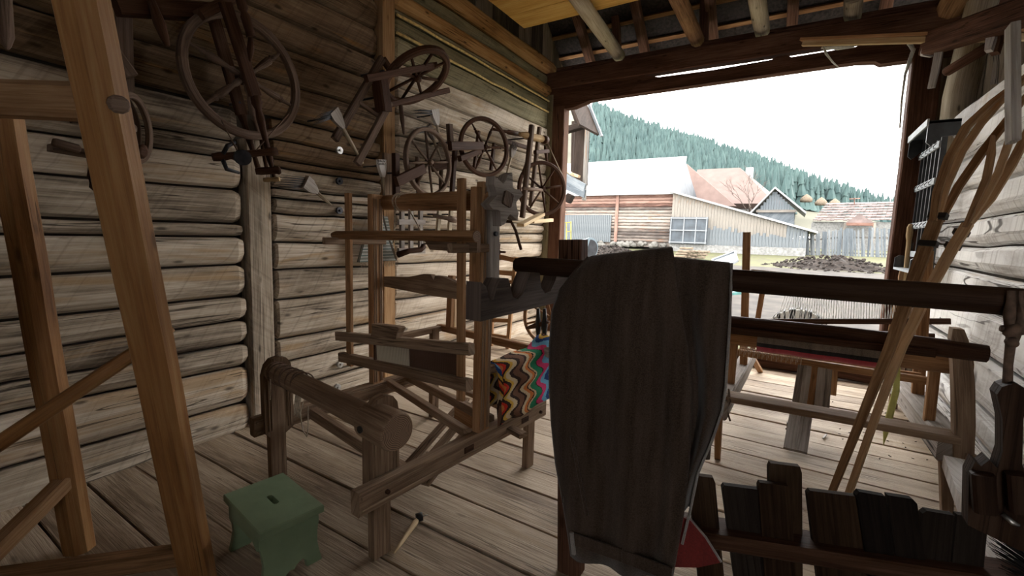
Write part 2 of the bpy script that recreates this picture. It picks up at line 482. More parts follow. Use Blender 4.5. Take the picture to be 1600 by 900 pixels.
we = holder('wall_end', 'timber frame of the open gateway at the far end')
MB().bar((-3.5, 6.4, 3.80), (1.9, 6.42, 3.78), 0.15, 0.235, ch=0.06, seg=12, wob=0.008).build('tie_beam', M['beam_dark'], we)
lint = [(-3.4, 0.125), (-1.95, 0.125), (-1.75, 0.075), (-1.1, 0.06), (-0.45, 0.075), (-0.40, 0.10), (-0.30, 0.10), (-0.25, 0.07), (0.35, 0.075), (0.5, 0.12), (1.35, 0.12), (1.35, -0.14), (0.58, -0.14), (0.53, -0.105), (0.36, -0.085), (-2.72, -0.10), (-2.98, -0.17), (-3.4, -0.17)]
MB().plate(lint, (0, 6.42, 3.55), (1, 0, 0), (0, 0, 1), 0.13).build('lintel', M['beam_dark'], we)
MB().bar((-3.215, 6.44, -0.05), (-3.215, 6.44, 3.42), 0.20, 0.18, (0, 1, 0), 0.06, seg=6, wob=0.006).build('gate_post', M['beam_dark'], we)
MB().bar((0.98, 6.44, -0.05), (0.96, 6.44, 3.5), 0.24, 0.2, (0, 1, 0), 0.06, seg=6, wob=0.012).build('gate_post', M['beam_dark'], we)
for i, x in enumerate((1.17, 1.33, 1.49, 1.65, 1.81, 1.95)):
    MB().bar((x, 6.46, -0.05), (x + 0.01, 6.46, 4.75), 0.175, 0.03, (0, 1, 0), 0.1).build('board', M['board_dark'], we)
MB().tube([(1.22, 6.2, 2.3), (1.206, 6.200, 2.960), (1.275, 6.200, 3.820), (1.295, 6.200, 4.151)], [0.13, 0.125, 0.12, 0.12], 10, wob=0.05).build('round_post', M['beam_grey'], we)

# joists carrying the loft
jl = holder('ceiling', 'loft joists and new yellow boards overhead')
def joist(a, b, r, mat):
    a, b = Vector(a), Vector(b)
    d = (a - b)
    pts = [b + d * (i / 3 * 1.25) for i in range(4)]
    MB().tube(pts, [r, r * 1.05, r * 1.03, r], 9, wob=0.07).build('joist', mat, jl)
joist((-2.219, 4.770, 4.020), (-2.381, 6.550, 4.057), 0.085, M['beam_grey'])
joist((-1.305, 5.292, 4.030), (-1.335, 6.550, 4.067), 0.085, M['beam_brown'])
joist((-0.588, 5.683, 4.030), (-0.591, 6.550, 4.031), 0.085, M['beam_grey'])
joist((0.274, 6.152, 4.030), (0.297, 6.550, 4.012), 0.085, M['beam_grey'])
joist((1.127, 5.857, 4.030), (1.080, 6.500, 3.820), 0.12, M['post_brown'])
for i in range(12):
    y1 = 5.28 - i * 0.375
    MB().bar((-3.2 + random.uniform(-.01, .01), y1 - 0.185, 4.135), (1.7, y1 - 0.185, 4.135), 0.37, 0.03, (0, 0, 1), 0.1).build('ceiling_board', M['ceiling'], jl)

# side boarding above the left plate and the roof above everything
for i in range(29):
    y = -2.2 + i * 0.335
    MB().bar((XL - 0.16 + random.uniform(-.012, .012), y, 4.0), (XL - 0.16, y, 8.2 - abs(y - 2.2) * 0.75), 0.345, 0.025, (1, 0, 0), 0.08).build('gable_board', M['board_dark'], wl)
rf = holder('roof', 'shingled roof seen from below')
def roof_pt(y, o=0.0):
    return 3.98 + (7.35 - y) * 0.78 + o
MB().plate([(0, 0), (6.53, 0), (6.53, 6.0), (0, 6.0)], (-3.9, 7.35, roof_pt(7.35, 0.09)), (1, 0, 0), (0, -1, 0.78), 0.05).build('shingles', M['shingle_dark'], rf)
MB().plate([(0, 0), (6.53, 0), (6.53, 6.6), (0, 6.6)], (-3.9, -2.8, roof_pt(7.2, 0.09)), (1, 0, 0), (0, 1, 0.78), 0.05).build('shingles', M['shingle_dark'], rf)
for i in range(9):
    y = 7.2 - i * 0.27
    MB().bar((-3.8, y, roof_pt(y, 0.03)), (2.4, y, roof_pt(y, 0.03)), 0.055, 0.04, (0, 0.78, 1), 0.05).build('batten', M['batten'], rf)
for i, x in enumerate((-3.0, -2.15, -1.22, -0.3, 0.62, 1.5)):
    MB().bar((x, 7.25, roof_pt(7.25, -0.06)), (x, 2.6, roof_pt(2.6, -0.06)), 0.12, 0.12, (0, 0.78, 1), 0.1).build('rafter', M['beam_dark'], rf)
for xa, xb in ((-2.45, -2.5), (-1.28, -1.3), (0.32, 0.33)):
    MB().bar((xa, 6.7, 3.92), (xb, 6.62, 4.7), 0.11, 0.09, (0, 1, 0), 0.1).build('strut', M['beam_dark'], rf)
MB().bar((-3.7, 6.62, 3.99), (1.8, 6.62, 3.96), 0.16, 0.14, ch=0.1, seg=6, wob=0.01).build('eaves_plate', M['beam_dark'], rf)
# outer boarding above the right wall and the back of the barn
for i in range(30):
    y = -2.3 + i * 0.30
    MB().bar((1.97, y, -0.1), (1.97, y, 8.2 - abs(y - 2.2) * 0.75), 0.305, 0.025, (1, 0, 0), 0.08).build('board', M['board_dark'], wr)
wb = holder('wall_back', 'boarded back of the barn behind the viewer')
for i in range(20):
    x = -3.6 + i * 0.30
    if i == 15: continue      # board left out: added gap behind the camera for sky fill light
    MB().bar((x, -2.25, -0.1), (x, -2.25, 4.6), 0.305, 0.025, (0, 1, 0), 0.08).build('board', M['board_dark'], wb)

sill = MB().bar((-1.9, 6.13, 0.075), (0.84, 6.2, 0.075), 0.14, 0.15, ch=0.15, seg=8, wob=0.01).build('sill_log', M['beam_dark'], None, (-0.5, 6.15, 0))
tag(sill, 'low dark log lying across the floor in the gateway', 'log')

# ------------------------------------------------------------------ outdoors
M['mud'] = plain('wet_farmyard_mud', (0.0266, 0.0223, 0.0180), 0.9, nscale=2.2, namt=0.5, bump=0.6)
M['heap'] = plain('dug_earth', (0.0180, 0.0137, 0.0115), 0.95, nscale=6, namt=0.6, bump=1.0)
M['grass_ground'] = plain('thin_grass', (0.0670, 0.0713, 0.0245), 0.95, nscale=3.0, bump=0.6, c2=(0.0468, 0.0425, 0.0266))
M['meadow'] = plain('pale_meadow', (0.0738, 0.0720, 0.0522), 0.95, nscale=0.05, namt=0.2)
M['spruce'] = plain('hazed_spruce_needles', (0.0450, 0.0747, 0.0702), 0.9, nscale=0.12, namt=0.4, c2=(0.0216, 0.0423, 0.0423))  # distance haze is mixed into this pale blue-green
M['bark'] = plain('bark', (0.09, 0.07, 0.06), 0.9)
M['barn_log'] = wood('barn_log', (0.0562, 0.0475, 0.0439), (0.1519, 0.1310, 0.1152), (0.2225, 0.1987, 0.1786), stain=(0.1750, 0.0871, 0.0518), vary=0.35, cracks=0.3)
M['barn_red'] = wood('barn_red_log', (0.0497, 0.0295, 0.0245), (0.1411, 0.0785, 0.0619), (0.2146, 0.1411, 0.1159), vary=0.3, cracks=0.3)
M['plank_pale'] = wood('barn_plank', (0.0706, 0.0670, 0.0626), (0.1411, 0.1303, 0.1159), (0.1973, 0.1800, 0.1584), vary=0.3, stain=(0.1411, 0.0922, 0.0598), cracks=0.2)
M['plank_blue'] = wood('blue_grey_plank', (0.0490, 0.0576, 0.0662), (0.0864, 0.0979, 0.1066), (0.1267, 0.1354, 0.1411), vary=0.3, cracks=0.3)
M['tin_white'] = plain('bright_sheet_roof', (0.2208, 0.2208, 0.2208), 0.5, nscale=0.4, namt=0.05)
M['tile_red'] = plain('red_tile', (0.0918, 0.0630, 0.0550), 0.8, nscale=1.5, namt=0.12)
M['tile_pale'] = plain('red_tile_brightened', (0.1488, 0.1054, 0.0930), 0.8, nscale=1.5, namt=0.12)  # red tile lightened in colour to make up for the dim upright side roof
M['shingle'] = plain('grey_shingle', (0.1080, 0.0835, 0.0785), 0.85, nscale=1.2, namt=0.5)
M['stone'] = plain('field_stone', (0.1123, 0.1080, 0.0986), 0.9, nscale=1.5, namt=0.4)
M['plaster'] = plain('white_plaster', (0.1498, 0.1498, 0.1454), 0.8)
M['gate_tin'] = plain('blue_grey_tarpaulin', (0.0350, 0.0435, 0.0525), 0.5, nscale=2.0, namt=0.4, bump=0.5)
M['yellow'] = plain('yellow_paint', (0.1764, 0.1462, 0.0302), 0.6)
M['plastic_blue'] = plain('pale_blue_plastic', (0.0806, 0.1058, 0.1210), 0.4, namt=0.1)
M['dark_hole'] = plain('dark_inside', (0.015, 0.016, 0.018), 0.9)
M['white_paint'] = plain('white_paint', (0.1361, 0.1462, 0.1562), 0.5, namt=0.1)
M['pane'] = plain('window_pane', (0.0280, 0.0360, 0.0448), 0.1, spec=0.6)
M['hay'] = plain('hay', (0.1134, 0.0888, 0.0643), 0.95, nscale=3)
M['porch_wood'] = wood('dark_porch_wood', (0.0069, 0.0045, 0.0035), (0.0188, 0.0129, 0.0099), (0.0347, 0.0248, 0.0198), vary=0.2)
M['new_wood'] = wood('fresh_stick', (0.1760, 0.1280, 0.0800), (0.2720, 0.2080, 0.1360), (0.3360, 0.2720, 0.1840), knots=0, cracks=0)

def gz(x, y):
    g = -0.32 if y < 8 else -0.32 + (y - 8) * 0.041 if y < 36 else 0.83 + (y - 36) * 0.012
    return g + 0.05 * noise.noise(Vector((x * 0.5, y * 0.5, 0)))

mb = MB()
xs = [-90 + i * 3.0 for i in range(60)]
ys = [6.75 + i * 0.5 for i in range(30)] + [22 + i * 2.0 for i in range(10)] + [44 + i * 12 for i in range(14)]
gi = {}
for j, y in enumerate(ys):
    for i, x in enumerate(xs):
        gi[i, j] = len(mb.v); mb.v.append((x * (1 + y * 0.02), y, gz(x, y)))
for j in range(len(ys) - 1):
    mi = 1 if ys[j] < 10.5 else 0 if ys[j] < 24 else 1 if ys[j] < 60 else 2
    for i in range(len(xs) - 1):
        ids = (gi[i, j], gi[i + 1, j], gi[i + 1, j + 1], gi[i, j + 1])
        mb.face(ids, [(mb.v[q][0], mb.v[q][1]) for q in ids], True, mi)
struct(mb.build('ground', [M['mud'], M['grass_ground'], M['meadow']]), 'muddy farmyard with thin grass')

# big barn of logs with the bright roof
B0 = (-7.441, 33.000, 0.980)
bx1, by = B0[0], 33.0
bx0 = (-16.494, 33.000, 0.632)[0] - 3
bz0 = B0[2] - 0.1
bzt = (-7.686, 33.000, 4.591)[2]
barn = thing('log_barn', 'long log barn with a bright white roof across the yard', 'barn', (bx0, by, bz0))
n = 15
for i in range(n):
    z = bz0 + 0.35 + (bzt - bz0 - 0.35) * (i + 0.5) / n
    MB().bar((bx0, by, z), (bx1 + 0.25, by, z), 0.3, (bzt - bz0 - 0.35) / n * 0.94, ch=0.25, seg=6, wob=0.01).build('log', M['barn_red'] if i > 10 else M['barn_log'], barn)
MB().box((bx0, by + 0.02, bz0), (bx1, by + 8, bzt)).build('wall_core', M['barn_log'], barn)
st = MB()
for i in range(70):
    x = bx0 + (bx1 - bx0) * random.random(); r = random.uniform(0.12, 0.22)
    st.lathe((x, by - 0.2, bz0 + random.uniform(0.0, 0.3)), (x + r * 2, by - 0.2, bz0 + random.uniform(0.0, 0.3)), [(0, r * 0.4), (0.3, r), (0.7, r * 0.9), (1, r * 0.3)], 6)
o = st.build('foundation_stones', M['stone'], barn); o['kind'] = 'stuff'
for x in ((-11.488, 33.000, 4.811)[0],):
    MB().bar((x, by - 0.18, bz0 + 0.3), (x, by - 0.18, bzt), 0.22, 0.16, (0, 1, 0), 0.1).build('corner_post', M['barn_red'], barn)
rz = (-7.819, 37.500, 7.703)
MB().plate([(bx0 - 1, 0), (bx1 + 0.5, 0), (rz[0], 1), (bx0 - 1, 1)], (0, 32.6, bzt - 0.02), (1, 0, 0), (0, 1, 0), 0.05) if False else None
r = MB()
e0, e1 = (bx0 - 1, by - 0.5, bzt - 0.05), (bx1 + 0.4, by - 0.5, bzt - 0.05)
t1 = rz; t0 = (bx0 - 1, 37.5, rz[2])
r.loft([[e0, e1, t1, t0], [(p[0], p[1], p[2] + 0.14) for p in (e0, e1, t1, t0)]], [0, 1], [0, 1, 2, 3, 4])
r.build('roof', M['tin_white'], barn)
g = MB()
g.loft([[(bx1, by + 0.2, bzt), (bx1, by + 8.5, bzt), (rz[0] - 0.1, 37.5, rz[2] - 0.15)], [(bx1 - 0.2, by + 0.2, bzt), (bx1 - 0.2, by + 8.5, bzt), (rz[0] - 0.3, 37.5, rz[2] - 0.15)]], [0, .2], [0, 1, 2, 3])
g.build('gable_boarding', M['gate_tin'], barn)
# grey plank door on the barn
dx0, dx1 = (-15.724, 32.800, 3.165)[0], (-11.862, 32.800, 3.172)[0]
dz1 = (-11.859, 32.800, 3.125)[2]
d = MB()
for i in range(26):
    x = dx0 + (dx1 - dx0) * (i + 0.5) / 26
    d.bar((x, by - 0.22, bz0 + 0.25), (x, by - 0.22, dz1), (dx1 - dx0) / 26 * 0.9, 0.05, (0, 1, 0), 0.1)
o = d.build('barn_door', M['plank_blue'], barn); o['kind'] = 'stuff'

# lean-to of vertical planks beside it
w0, w1 = (-7.494, 32.500, 4.671), (0.429, 32.500, 2.160)
wbz = (-3.346, 32.500, 1.018)[2] - 0.1
wing = thing('plank_lean_to', 'pale vertical plank lean-to sloping down beside the log barn', 'shed', (w0[0], 32.5, wbz))
n = 44
pm = [MB(), MB()]
for i in range(n):
    t = (i + 0.5) / n
    x = w0[0] + (w1[0] - w0[0]) * t; zt = w0[2] + (w1[2] - w0[2]) * t
    zm = wbz + (zt - wbz) * random.uniform(0.42, 0.56) if i < 38 else zt
    wd = (w1[0] - w0[0]) / n * 0.94
    pm[0].bar((x, 32.5 + random.uniform(-.02, .02), zm), (x, 32.5, zt), wd, 0.04, (0, 1, 0), 0.1)
    pm[1].bar((x, 32.46 + random.uniform(-.02, .02), wbz + 0.25), (x, 32.46, zm + 0.02), wd, 0.04, (0, 1, 0), 0.1)
for q, mm in zip(pm, ('plank_pale', 'plank_blue')):
    o = q.build('plank_cladding', M[mm], wing); o['kind'] = 'stuff'
r = MB()
r.loft([[(w0[0] - 0.2, 32.2, w0[2]), (w1[0] + 0.5, 32.2, w1[2] - 0.1), (w1[0] + 0.5, 40, w1[2] - 0.1), (w0[0] - 0.2, 40, w0[2])],
        [(w0[0] - 0.2, 32.2, w0[2] + 0.12), (w1[0] + 0.5, 32.2, w1[2] + 0.02), (w1[0] + 0.5, 40, w1[2] + 0.02), (w0[0] - 0.2, 40, w0[2] + 0.12)]], [0, 1], [0, 1, 2, 3, 4])
r.build('roof', M['tin_white'], wing)
MB().box((w0[0], 32.45, wbz - 0.5), (w1[0], 32.8, wbz + 0.27)).build('plinth', M['plaster'], wing)
# tarpaulin gate with white battens
gx0, gx1 = (-7.490, 32.200, 2.503)[0], (-5.097, 32.200, 2.533)[0]
gz0, gz1 = (-6.034, 32.200, 1.210)[2], (-6.160, 32.200, 2.983)[2]
gate = thing('tarpaulin_gate', 'blue-grey sheeted gate with white battens on the lean-to', 'gate', (gx0, 32.2, gz0))
MB().box((gx0, 32.2, gz0), (gx1, 32.27, gz1)).build('sheet', M['gate_tin'], gate)
for i in range(4):
    x = gx0 + (gx1 - gx0) * (0.03, 0.38, 0.70, 0.97)[i]
    MB().box((x - 0.035, 32.14, gz0), (x + 0.035, 32.2, gz1)).build('batten', M['white_paint'], gate)
for z in (gz0 + 0.08, (gz0 + gz1) / 2, gz1 - 0.08):
    MB().box((gx0, 32.13, z - 0.04), (gx1, 32.19, z + 0.04)).build('batten', M['white_paint'], gate)

# red tiled house with a chimney behind
hY = 46.0
house = thing('tiled_house', 'house with a red tiled hip roof and white chimney behind the barn', 'house', (-4.772, 46.000, 1.279))
A, Bp, Cp, D = (-9.281, 44.000, 4.737), (-1.852, 44.000, 4.658), (-5.312, 49.000, 8.414), (-9.101, 49.000, 8.420)
r = MB()
r.loft([[A, Bp, Cp, D], [(p[0], p[1] + 0.5, p[2] - 0.4) for p in (A, Bp, Cp, D)]], [0, 1], [0, 1, 2, 3, 4])
rE = (-1.600, 56.000, 5.511)
r.loft([[Bp, rE, Cp], [(p[0] - 0.3, p[1], p[2] - 0.4) for p in (Bp, rE, Cp)]], [0, 1], [0, 1, 2, 3])
r.build('roof', M['tile_red'], house)
MB().box((A[0] + 0.4, 44.6, A[2] - 4), (Bp[0] - 0.4, 54, A[2] - 0.1)).build('wall', M['plaster'], house)
c0, c1 = (-4.715, 48.500, 6.965), (-4.128, 48.500, 8.286)
MB().box((c0[0], 48.2, c0[2] - 1), (c1[0], 49.0, c1[2])).build('chimney', M['tin_white'], house)
r = MB()
A2, B2, C2 = (-8.723, 42.000, 7.962), (-4.594, 42.000, 4.337), (-8.630, 42.000, 4.368)
r.loft([[A2, B2, C2], [(p[0], p[1] + 0.5, p[2]) for p in (A2, B2, C2)]], [0, 1], [0, 1, 2, 3])
r.build('side_roof', M['tile_pale'], house)

# little gabled shed
sY = 40.0
sl, sr, ap = (-2.836, 40.000, 3.850), (-0.405, 40.000, 3.844), (-1.806, 40.000, 5.322)
sb = (-1.632, 40.000, 2.747)[2] - 1.5
shed = thing('gabled_shed', 'small blue-grey gabled shed rising behind the lean-to', 'shed', (sl[0], sY, sb))
MB().box((sl[0], sY, sb), (sr[0], sY + 5, sl[2])).build('wall', M['plank_blue'], shed)
g = MB()
for i in range(14):
    t = (i + 0.5) / 14; x = sl[0] + (sr[0] - sl[0]) * t
    zt = sl[2] + (ap[2] - sl[2]) * (1 - abs((x - ap[0]) / (sl[0] - ap[0] if x < ap[0] else sr[0] - ap[0])))
    g.bar((x, sY - 0.1, sl[2]), (x, sY - 0.1, zt), (sr[0] - sl[0]) / 14 * 0.95, 0.06, (0, 1, 0), 0.1)
o = g.build('gable_boards', M['plank_blue'], shed); o['kind'] = 'stuff'
for q, ex in ((sl, -0.45), (sr, 0.7)):
    a = Vector((ap[0], sY - 0.5, ap[2] + 0.12)); b = Vector((q[0] + ex, sY - 0.5, q[2] - 0.25))
    MB().loft([[a, b, b + V(0, 6, 0), a + V(0, 6, 0)], [p + V(0, 0, 0.14) for p in (a, b, b + V(0, 6, 0), a + V(0, 6, 0))]], [0, 1], [0, 1, 2, 3, 4]).build('roof_slope', M['tin_white'], shed)
MB().box((sl[0] - 0.1, sY - 0.18, sl[2] - 0.15), (sr[0] + 0.1, sY, sl[2] + 0.05)).build('gable_beam', M['plank_pale'], shed)

# long shingled house at the right
L0, L1 = (0.970, 50.000, 3.447), (9.254, 50.000, 3.631)
T0, T1 = (2.073, 55.000, 5.401), (10.005, 55.000, 5.542)
lh = thing('shingled_house', 'long low house with a patchy shingle roof beyond the fence', 'house', (L0[0], 50, L0[2] - 3))
rows = 7
for j in range(rows):
    a0, a1 = lerp(L0, T0, j / rows), lerp(L1, T1, j / rows)
    b0, b1 = lerp(L0, T0, (j + 1.15) / rows), lerp(L1, T1, (j + 1.15) / rows)
    o = MB()
    m_ = 26
    for i in range(m_):
        p, q = lerp(a0, a1, i / m_), lerp(a0, a1, (i + 0.93) / m_)
        u, w = lerp(b0, b1, i / m_), lerp(b0, b1, (i + 0.93) / m_)
        h = 0.12 + random.uniform(0, 0.08)
        o.loft([[V(*p) + V(0, 0, h), V(*q) + V(0, 0, h), V(*w), V(*u)], [V(*p) + V(0, 0, h - .1), V(*q) + V(0, 0, h - .1), V(*w) - V(0, 0, .1), V(*u) - V(0, 0, .1)]], [0, .1], [0, 1, 2, 3, 4])
    ob = o.build('shingle_row', M['shingle'], lh); ob['kind'] = 'stuff'
MB().box((L0[0], 50.4, L0[2] - 4), (L1[0], 56, L0[2])).build('wall', M['plaster'], lh)
pg = (4.272, 49.500, 4.115); pl, pr_ = (3.313, 49.500, 3.340), (5.348, 49.500, 3.363)
MB().plate([(0, 0), (pr_[0] - pl[0], 0), (pg[0] - pl[0], pg[2] - pl[2])], pl, (1, 0, 0), (0, 0, 1), 0.2).build('porch_gable', M['shingle'], lh)
MB().box((pl[0], 49.2, pl[2] - 0.25), (pr_[0], 49.6, pl[2])).build('porch_beam', M['barn_red'], lh)
for q in (pl, pr_):
    MB().box((q[0] - 0.1, 49.2, q[2] - 3), (q[0] + 0.1, 49.5, q[2])).build('porch_post', M['plank_pale'], lh)

# paling fence
fence = thing('paling_fence', 'weathered blue-grey paling fence behind the earth heap', 'fence', (1.924, 35.433, 0.509))
fp = [((-1.503, 34.509, 0.650), (-1.656, 34.659, 2.409)), ((1.030, 33.682, 0.437), (0.884, 33.825, 2.118)), ((2.208, 34.403, 0.359), (2.031, 34.576, 2.392)), ((4.951, 34.320, 0.295), (4.761, 34.505, 2.478)), ((6.903, 34.344, 0.270), (6.717, 34.525, 2.406))]
seg_n = [17, 9, 20, 14]
for (a, b), (c, d_), n in zip(fp, fp[1:], seg_n):
    for i in range(n):
        t = (i + 0.5) / n
        p, q = V(*lerp(a, c, t)), V(*lerp(b, d_, t))
        q.x += random.uniform(-0.12, 0.12); q.z += random.uniform(-0.1, 0.08)
        wd = (V(*c) - V(*a)).length / n
        MB().bar(p - V(0, 0, 0.2), q, wd * random.uniform(0.68, 0.9), 0.04, (0, 1, 0), 0.12).build('paling', M['plank_blue'], fence)
    for t in (0.3, 0.75):
        MB().bar(V(*lerp(a, b, t)) + V(0, 0.09, 0), V(*lerp(c, d_, t)) + V(0, 0.09, 0), 0.06, 0.1, (0, 0, 1), 0.1).build('rail', M['plank_pale'], fence)

# earth heaps: one lumpy surface of clods each
def heap(name, label, c, rx, ry, h, seed):
    mb = MB(); N, R = 56, 14
    ids = []
    for j in range(R + 1):
        row = []
        q = j / R
        for i in range(N):
            an = 2 * pi * i / N
            x, y = cos(an) * rx * q, sin(an) * ry * q
            w = 0.5 + 0.5 * cos(pi * q)
            nn = noise.noise(Vector((x * 1.6, y * 1.6, seed))) * 0.5 + noise.noise(Vector((x * 5, y * 5, seed))) * 0.4
            row.append(len(mb.v)); mb.v.append((c[0] + x, c[1] + y, c[2] - 0.12 + h * w * (0.9 + nn) + (0.10 * nn if q < 0.98 else 0)))
        ids.append(row)
    for j in range(R):
        for i in range(N):
            k_ = (i + 1) % N
            f = (ids[j][i], ids[j + 1][i], ids[j + 1][k_], ids[j][k_])
            mb.face(f, [(mb.v[t][0], mb.v[t][1]) for t in f], False)
    for i in range(420):
        an, q = random.random() * 2 * pi, sqrt(random.random()) * 0.95
        x, y = c[0] + cos(an) * rx * q, c[1] + sin(an) * ry * q
        z = c[2] + h * (0.5 + 0.5 * cos(pi * q)) - 0.05
        r = random.uniform(0.025, 0.075)
        mb.lathe((x - r, y, z), (x + r, y + random.uniform(-r, r), z + random.uniform(-.05, .1)), [(0, r * .3), (0.35, r), (0.8, r * .7), (1, r * .2)], 5)
    return tag(mb.build(name, M['heap'], None, c), label, 'heap')
hc = (1.431, 25.621, 0.343)
heap('earth_heap', 'long dark heap of dug earth in front of the paling fence', hc, 3.6, 2.2, 0.62, 3.0)
hc = (-8.438, 23.079, 0.574)
heap('earth_heap', 'brown earth heap in front of the log barn', hc, 2.6, 1.6, 0.5, 8.0)

# stacked firewood by the tarpaulin gate
wp = (-4.985, 26.436, 0.770)
for i in range(16):
    y = i // 5; x = i % 5
    b = V(*wp) + V(x * 0.24 - 0.5 + y * 0.1, 0, y * 0.16 - 0.25)
    o = MB().bar(b + V(-0.35, 0.2, 0), b + V(0.35, -0.2 + random.uniform(-.1, .1), random.uniform(-.03, .05)), 0.16, 0.13, ch=0.3).build('firewood_log', M['hay'], None, b)
    tag(o, 'split log in the pale firewood pile in front of the sheeted gate', 'firewood', 'firewood pile in the yard')

# bare tree before the tiled roof
tb = (-3.454, 43.000, 4.395)
bt = MB()
def twig(p, d, ln, r, dep):
    q = p + d * ln
    bt.tube([p, p.lerp(q, .5) + V(random.uniform(-.1, .1) * ln, 0, 0), q], [r, r * .85, r * .65], 5)
    if dep:
        for i in range(3):
            nd = (d + V(random.uniform(-.9, .9), random.uniform(-.5, .5), random.uniform(-.1, .6))).normalized()
            twig(p.lerp(q, random.uniform(.5, 1)), nd, ln * 0.68, r * 0.6, dep - 1)
twig(V(*tb) - V(0, 0, 2), V(-0.15, 0, 1).normalized(), 2.6, 0.055, 4)
tag(bt.build('bare_tree', M['bark'], None, tb), 'leafless tree standing before the red tiled roof', 'tree')

# pale blue tub on its side and yellow ladder by the barn, window frames lying in the yard
tc = V(*(-5.097, 12.197, 1.163))
tub = thing('plastic_tub', 'pale blue plastic tub tipped on its side outside the gateway', 'tub', tc)
MB().lathe(tc + V(-0.34, 0.12, 0.02), tc + V(0.14, -0.10, 0.0), [(0, 0.14), (0.02, 0.20), (0.8, 0.28), (0.9, 0.285), (0.93, 0.31), (1, 0.31)], 18).build('body', M['plastic_blue'], tub)
MB().lathe(tc + V(0.135, -0.098, 0.0), tc + V(0.15, -0.107, 0.0), [(0, 0.255), (1, 0.255)], 18).build('opening', M['dark_hole'], tub)
yl = thing('yellow_ladder', 'yellow metal ladder frame standing against the log barn', 'ladder', (-11.565, 24.741, 0.918))
for x0, z0, x1, z1 in ((885, 388, 885, 347), (892, 385, 892, 346)):
    MB().bar((-11.623, 24.694, 0.840) if x0 == 885 else (-11.398, 24.835, 0.848), (-11.751, 24.819, 2.310) if x0 == 885 else (-11.529, 24.963, 2.355), 0.06, 0.06).build('stile', M['yellow'], yl)
for a, b in (((-11.941, 24.695, 2.266), (-11.524, 24.958, 2.299)), ((-11.702, 24.771, 1.745), (-11.478, 24.913, 1.771)), ((-11.656, 24.726, 1.217), (-11.432, 24.868, 1.243))):
    MB().bar(a, b, 0.05, 0.05).build('rung', M['yellow'], yl)
wf = thing('window_sash', 'old white window sash lying tilted in the yard', 'window sash', (-1.628, 13.133, 0.924))
a, b, c, d_ = (-1.876, 12.987, 0.982), (-1.395, 13.319, 1.217), (-1.250, 12.666, 0.994), (-1.690, 12.356, 0.724)
for p, q in ((a, b), (b, c), (c, d_), (d_, a)):
    MB().bar(p, q, 0.05, 0.05).build('sash_bar', M['white_paint'], wf)
MB().loft([[V(*t) for t in (a, b, c, d_)], [V(*t) - V(0, 0, 0.01) for t in (a, b, c, d_)]], [0, .01], [0, 1, 2, 3, 4]).build('pane', M['pane'], wf)

# neighbour's boarded porch seen past the left gate post
PYY = 10.0
po = thing('neighbour_porch', 'grey boarded porch of the next house beside the gateway', 'porch', (-4.358, 10.000, 2.524))
def pbar(a, b, w, t, nm, mat='plank_pale', up=(0, 1, 0), seg=1):
    MB().bar(a, b, w, t, up, 0.1).build(nm, M[mat], po)
pbar((-4.651, 10.500, 2.731), (-4.659, 10.500, 4.544), 0.34, 0.2, 'post', 'porch_wood')
pbar((-5.148, 11.200, 2.902), (-5.187, 11.200, 4.452), 0.12, 0.15, 'post', 'porch_wood')
pbar((-4.136, 9.600, 2.299), (-4.138, 9.600, 4.269), 0.06, 0.12, 'corner_board', 'plank_pale')
pbar((-5.016, 10.200, 3.995), (-4.459, 10.200, 4.089), 0.14, 0.2, 'beam', 'porch_wood')
pbar((-4.859, 10.300, 4.666), (-4.634, 10.300, 4.127), 0.16, 0.14, 'rafter', 'porch_wood')
a, b = V(*(-4.068, 9.420, 4.349)), V(*(-3.725, 9.420, 3.616))
MB().bar(a, b, 0.05, 0.07, (0, 1, 0), .1).build('roof_edge', M['white_paint'], po)
a, b = V(*(-4.087, 9.400, 4.321)), V(*(-3.777, 9.400, 3.656))
MB().loft([[a, b, b - V(0, 1.0, 0), a - V(0, 1.0, 0)], [p - V(0.03, 0, 0.03) for p in (a, b, b - V(0, 1.0, 0), a - V(0, 1.0, 0))]], [0, 1], [0, 1, 2, 3, 4]).build('roof_board', M['porch_wood'], po)
pbar((-4.773, 9.800, 2.897), (-3.998, 9.300, 2.533), 0.03, 0.17, 'parapet_board', 'plank_blue', (0, 0, 1))
pbar((-4.763, 9.800, 2.692), (-3.991, 9.300, 2.410), 0.03, 0.17, 'parapet_board', 'plank_blue', (0, 0, 1))
pbar((-4.746, 10.000, 2.414), (-4.626, 10.000, 2.352), 0.2, 0.2, 'bracket', 'porch_wood')
for i, (p, q) in enumerate((((-4.759, 9.900, 2.996), (-4.265, 9.500, 2.825)), ((-4.746, 9.900, 3.069), (-4.422, 9.500, 2.873)), ((-4.723, 9.900, 2.936), (-4.189, 9.400, 2.796)))):
    tag(MB().bar(p, q, 0.06, 0.05, ch=0.2).build('split_stick', M['new_wood'], None, p), 'freshly split pale stick lying on the neighbour porch ledge', 'firewood', 'pale sticks on the porch ledge')

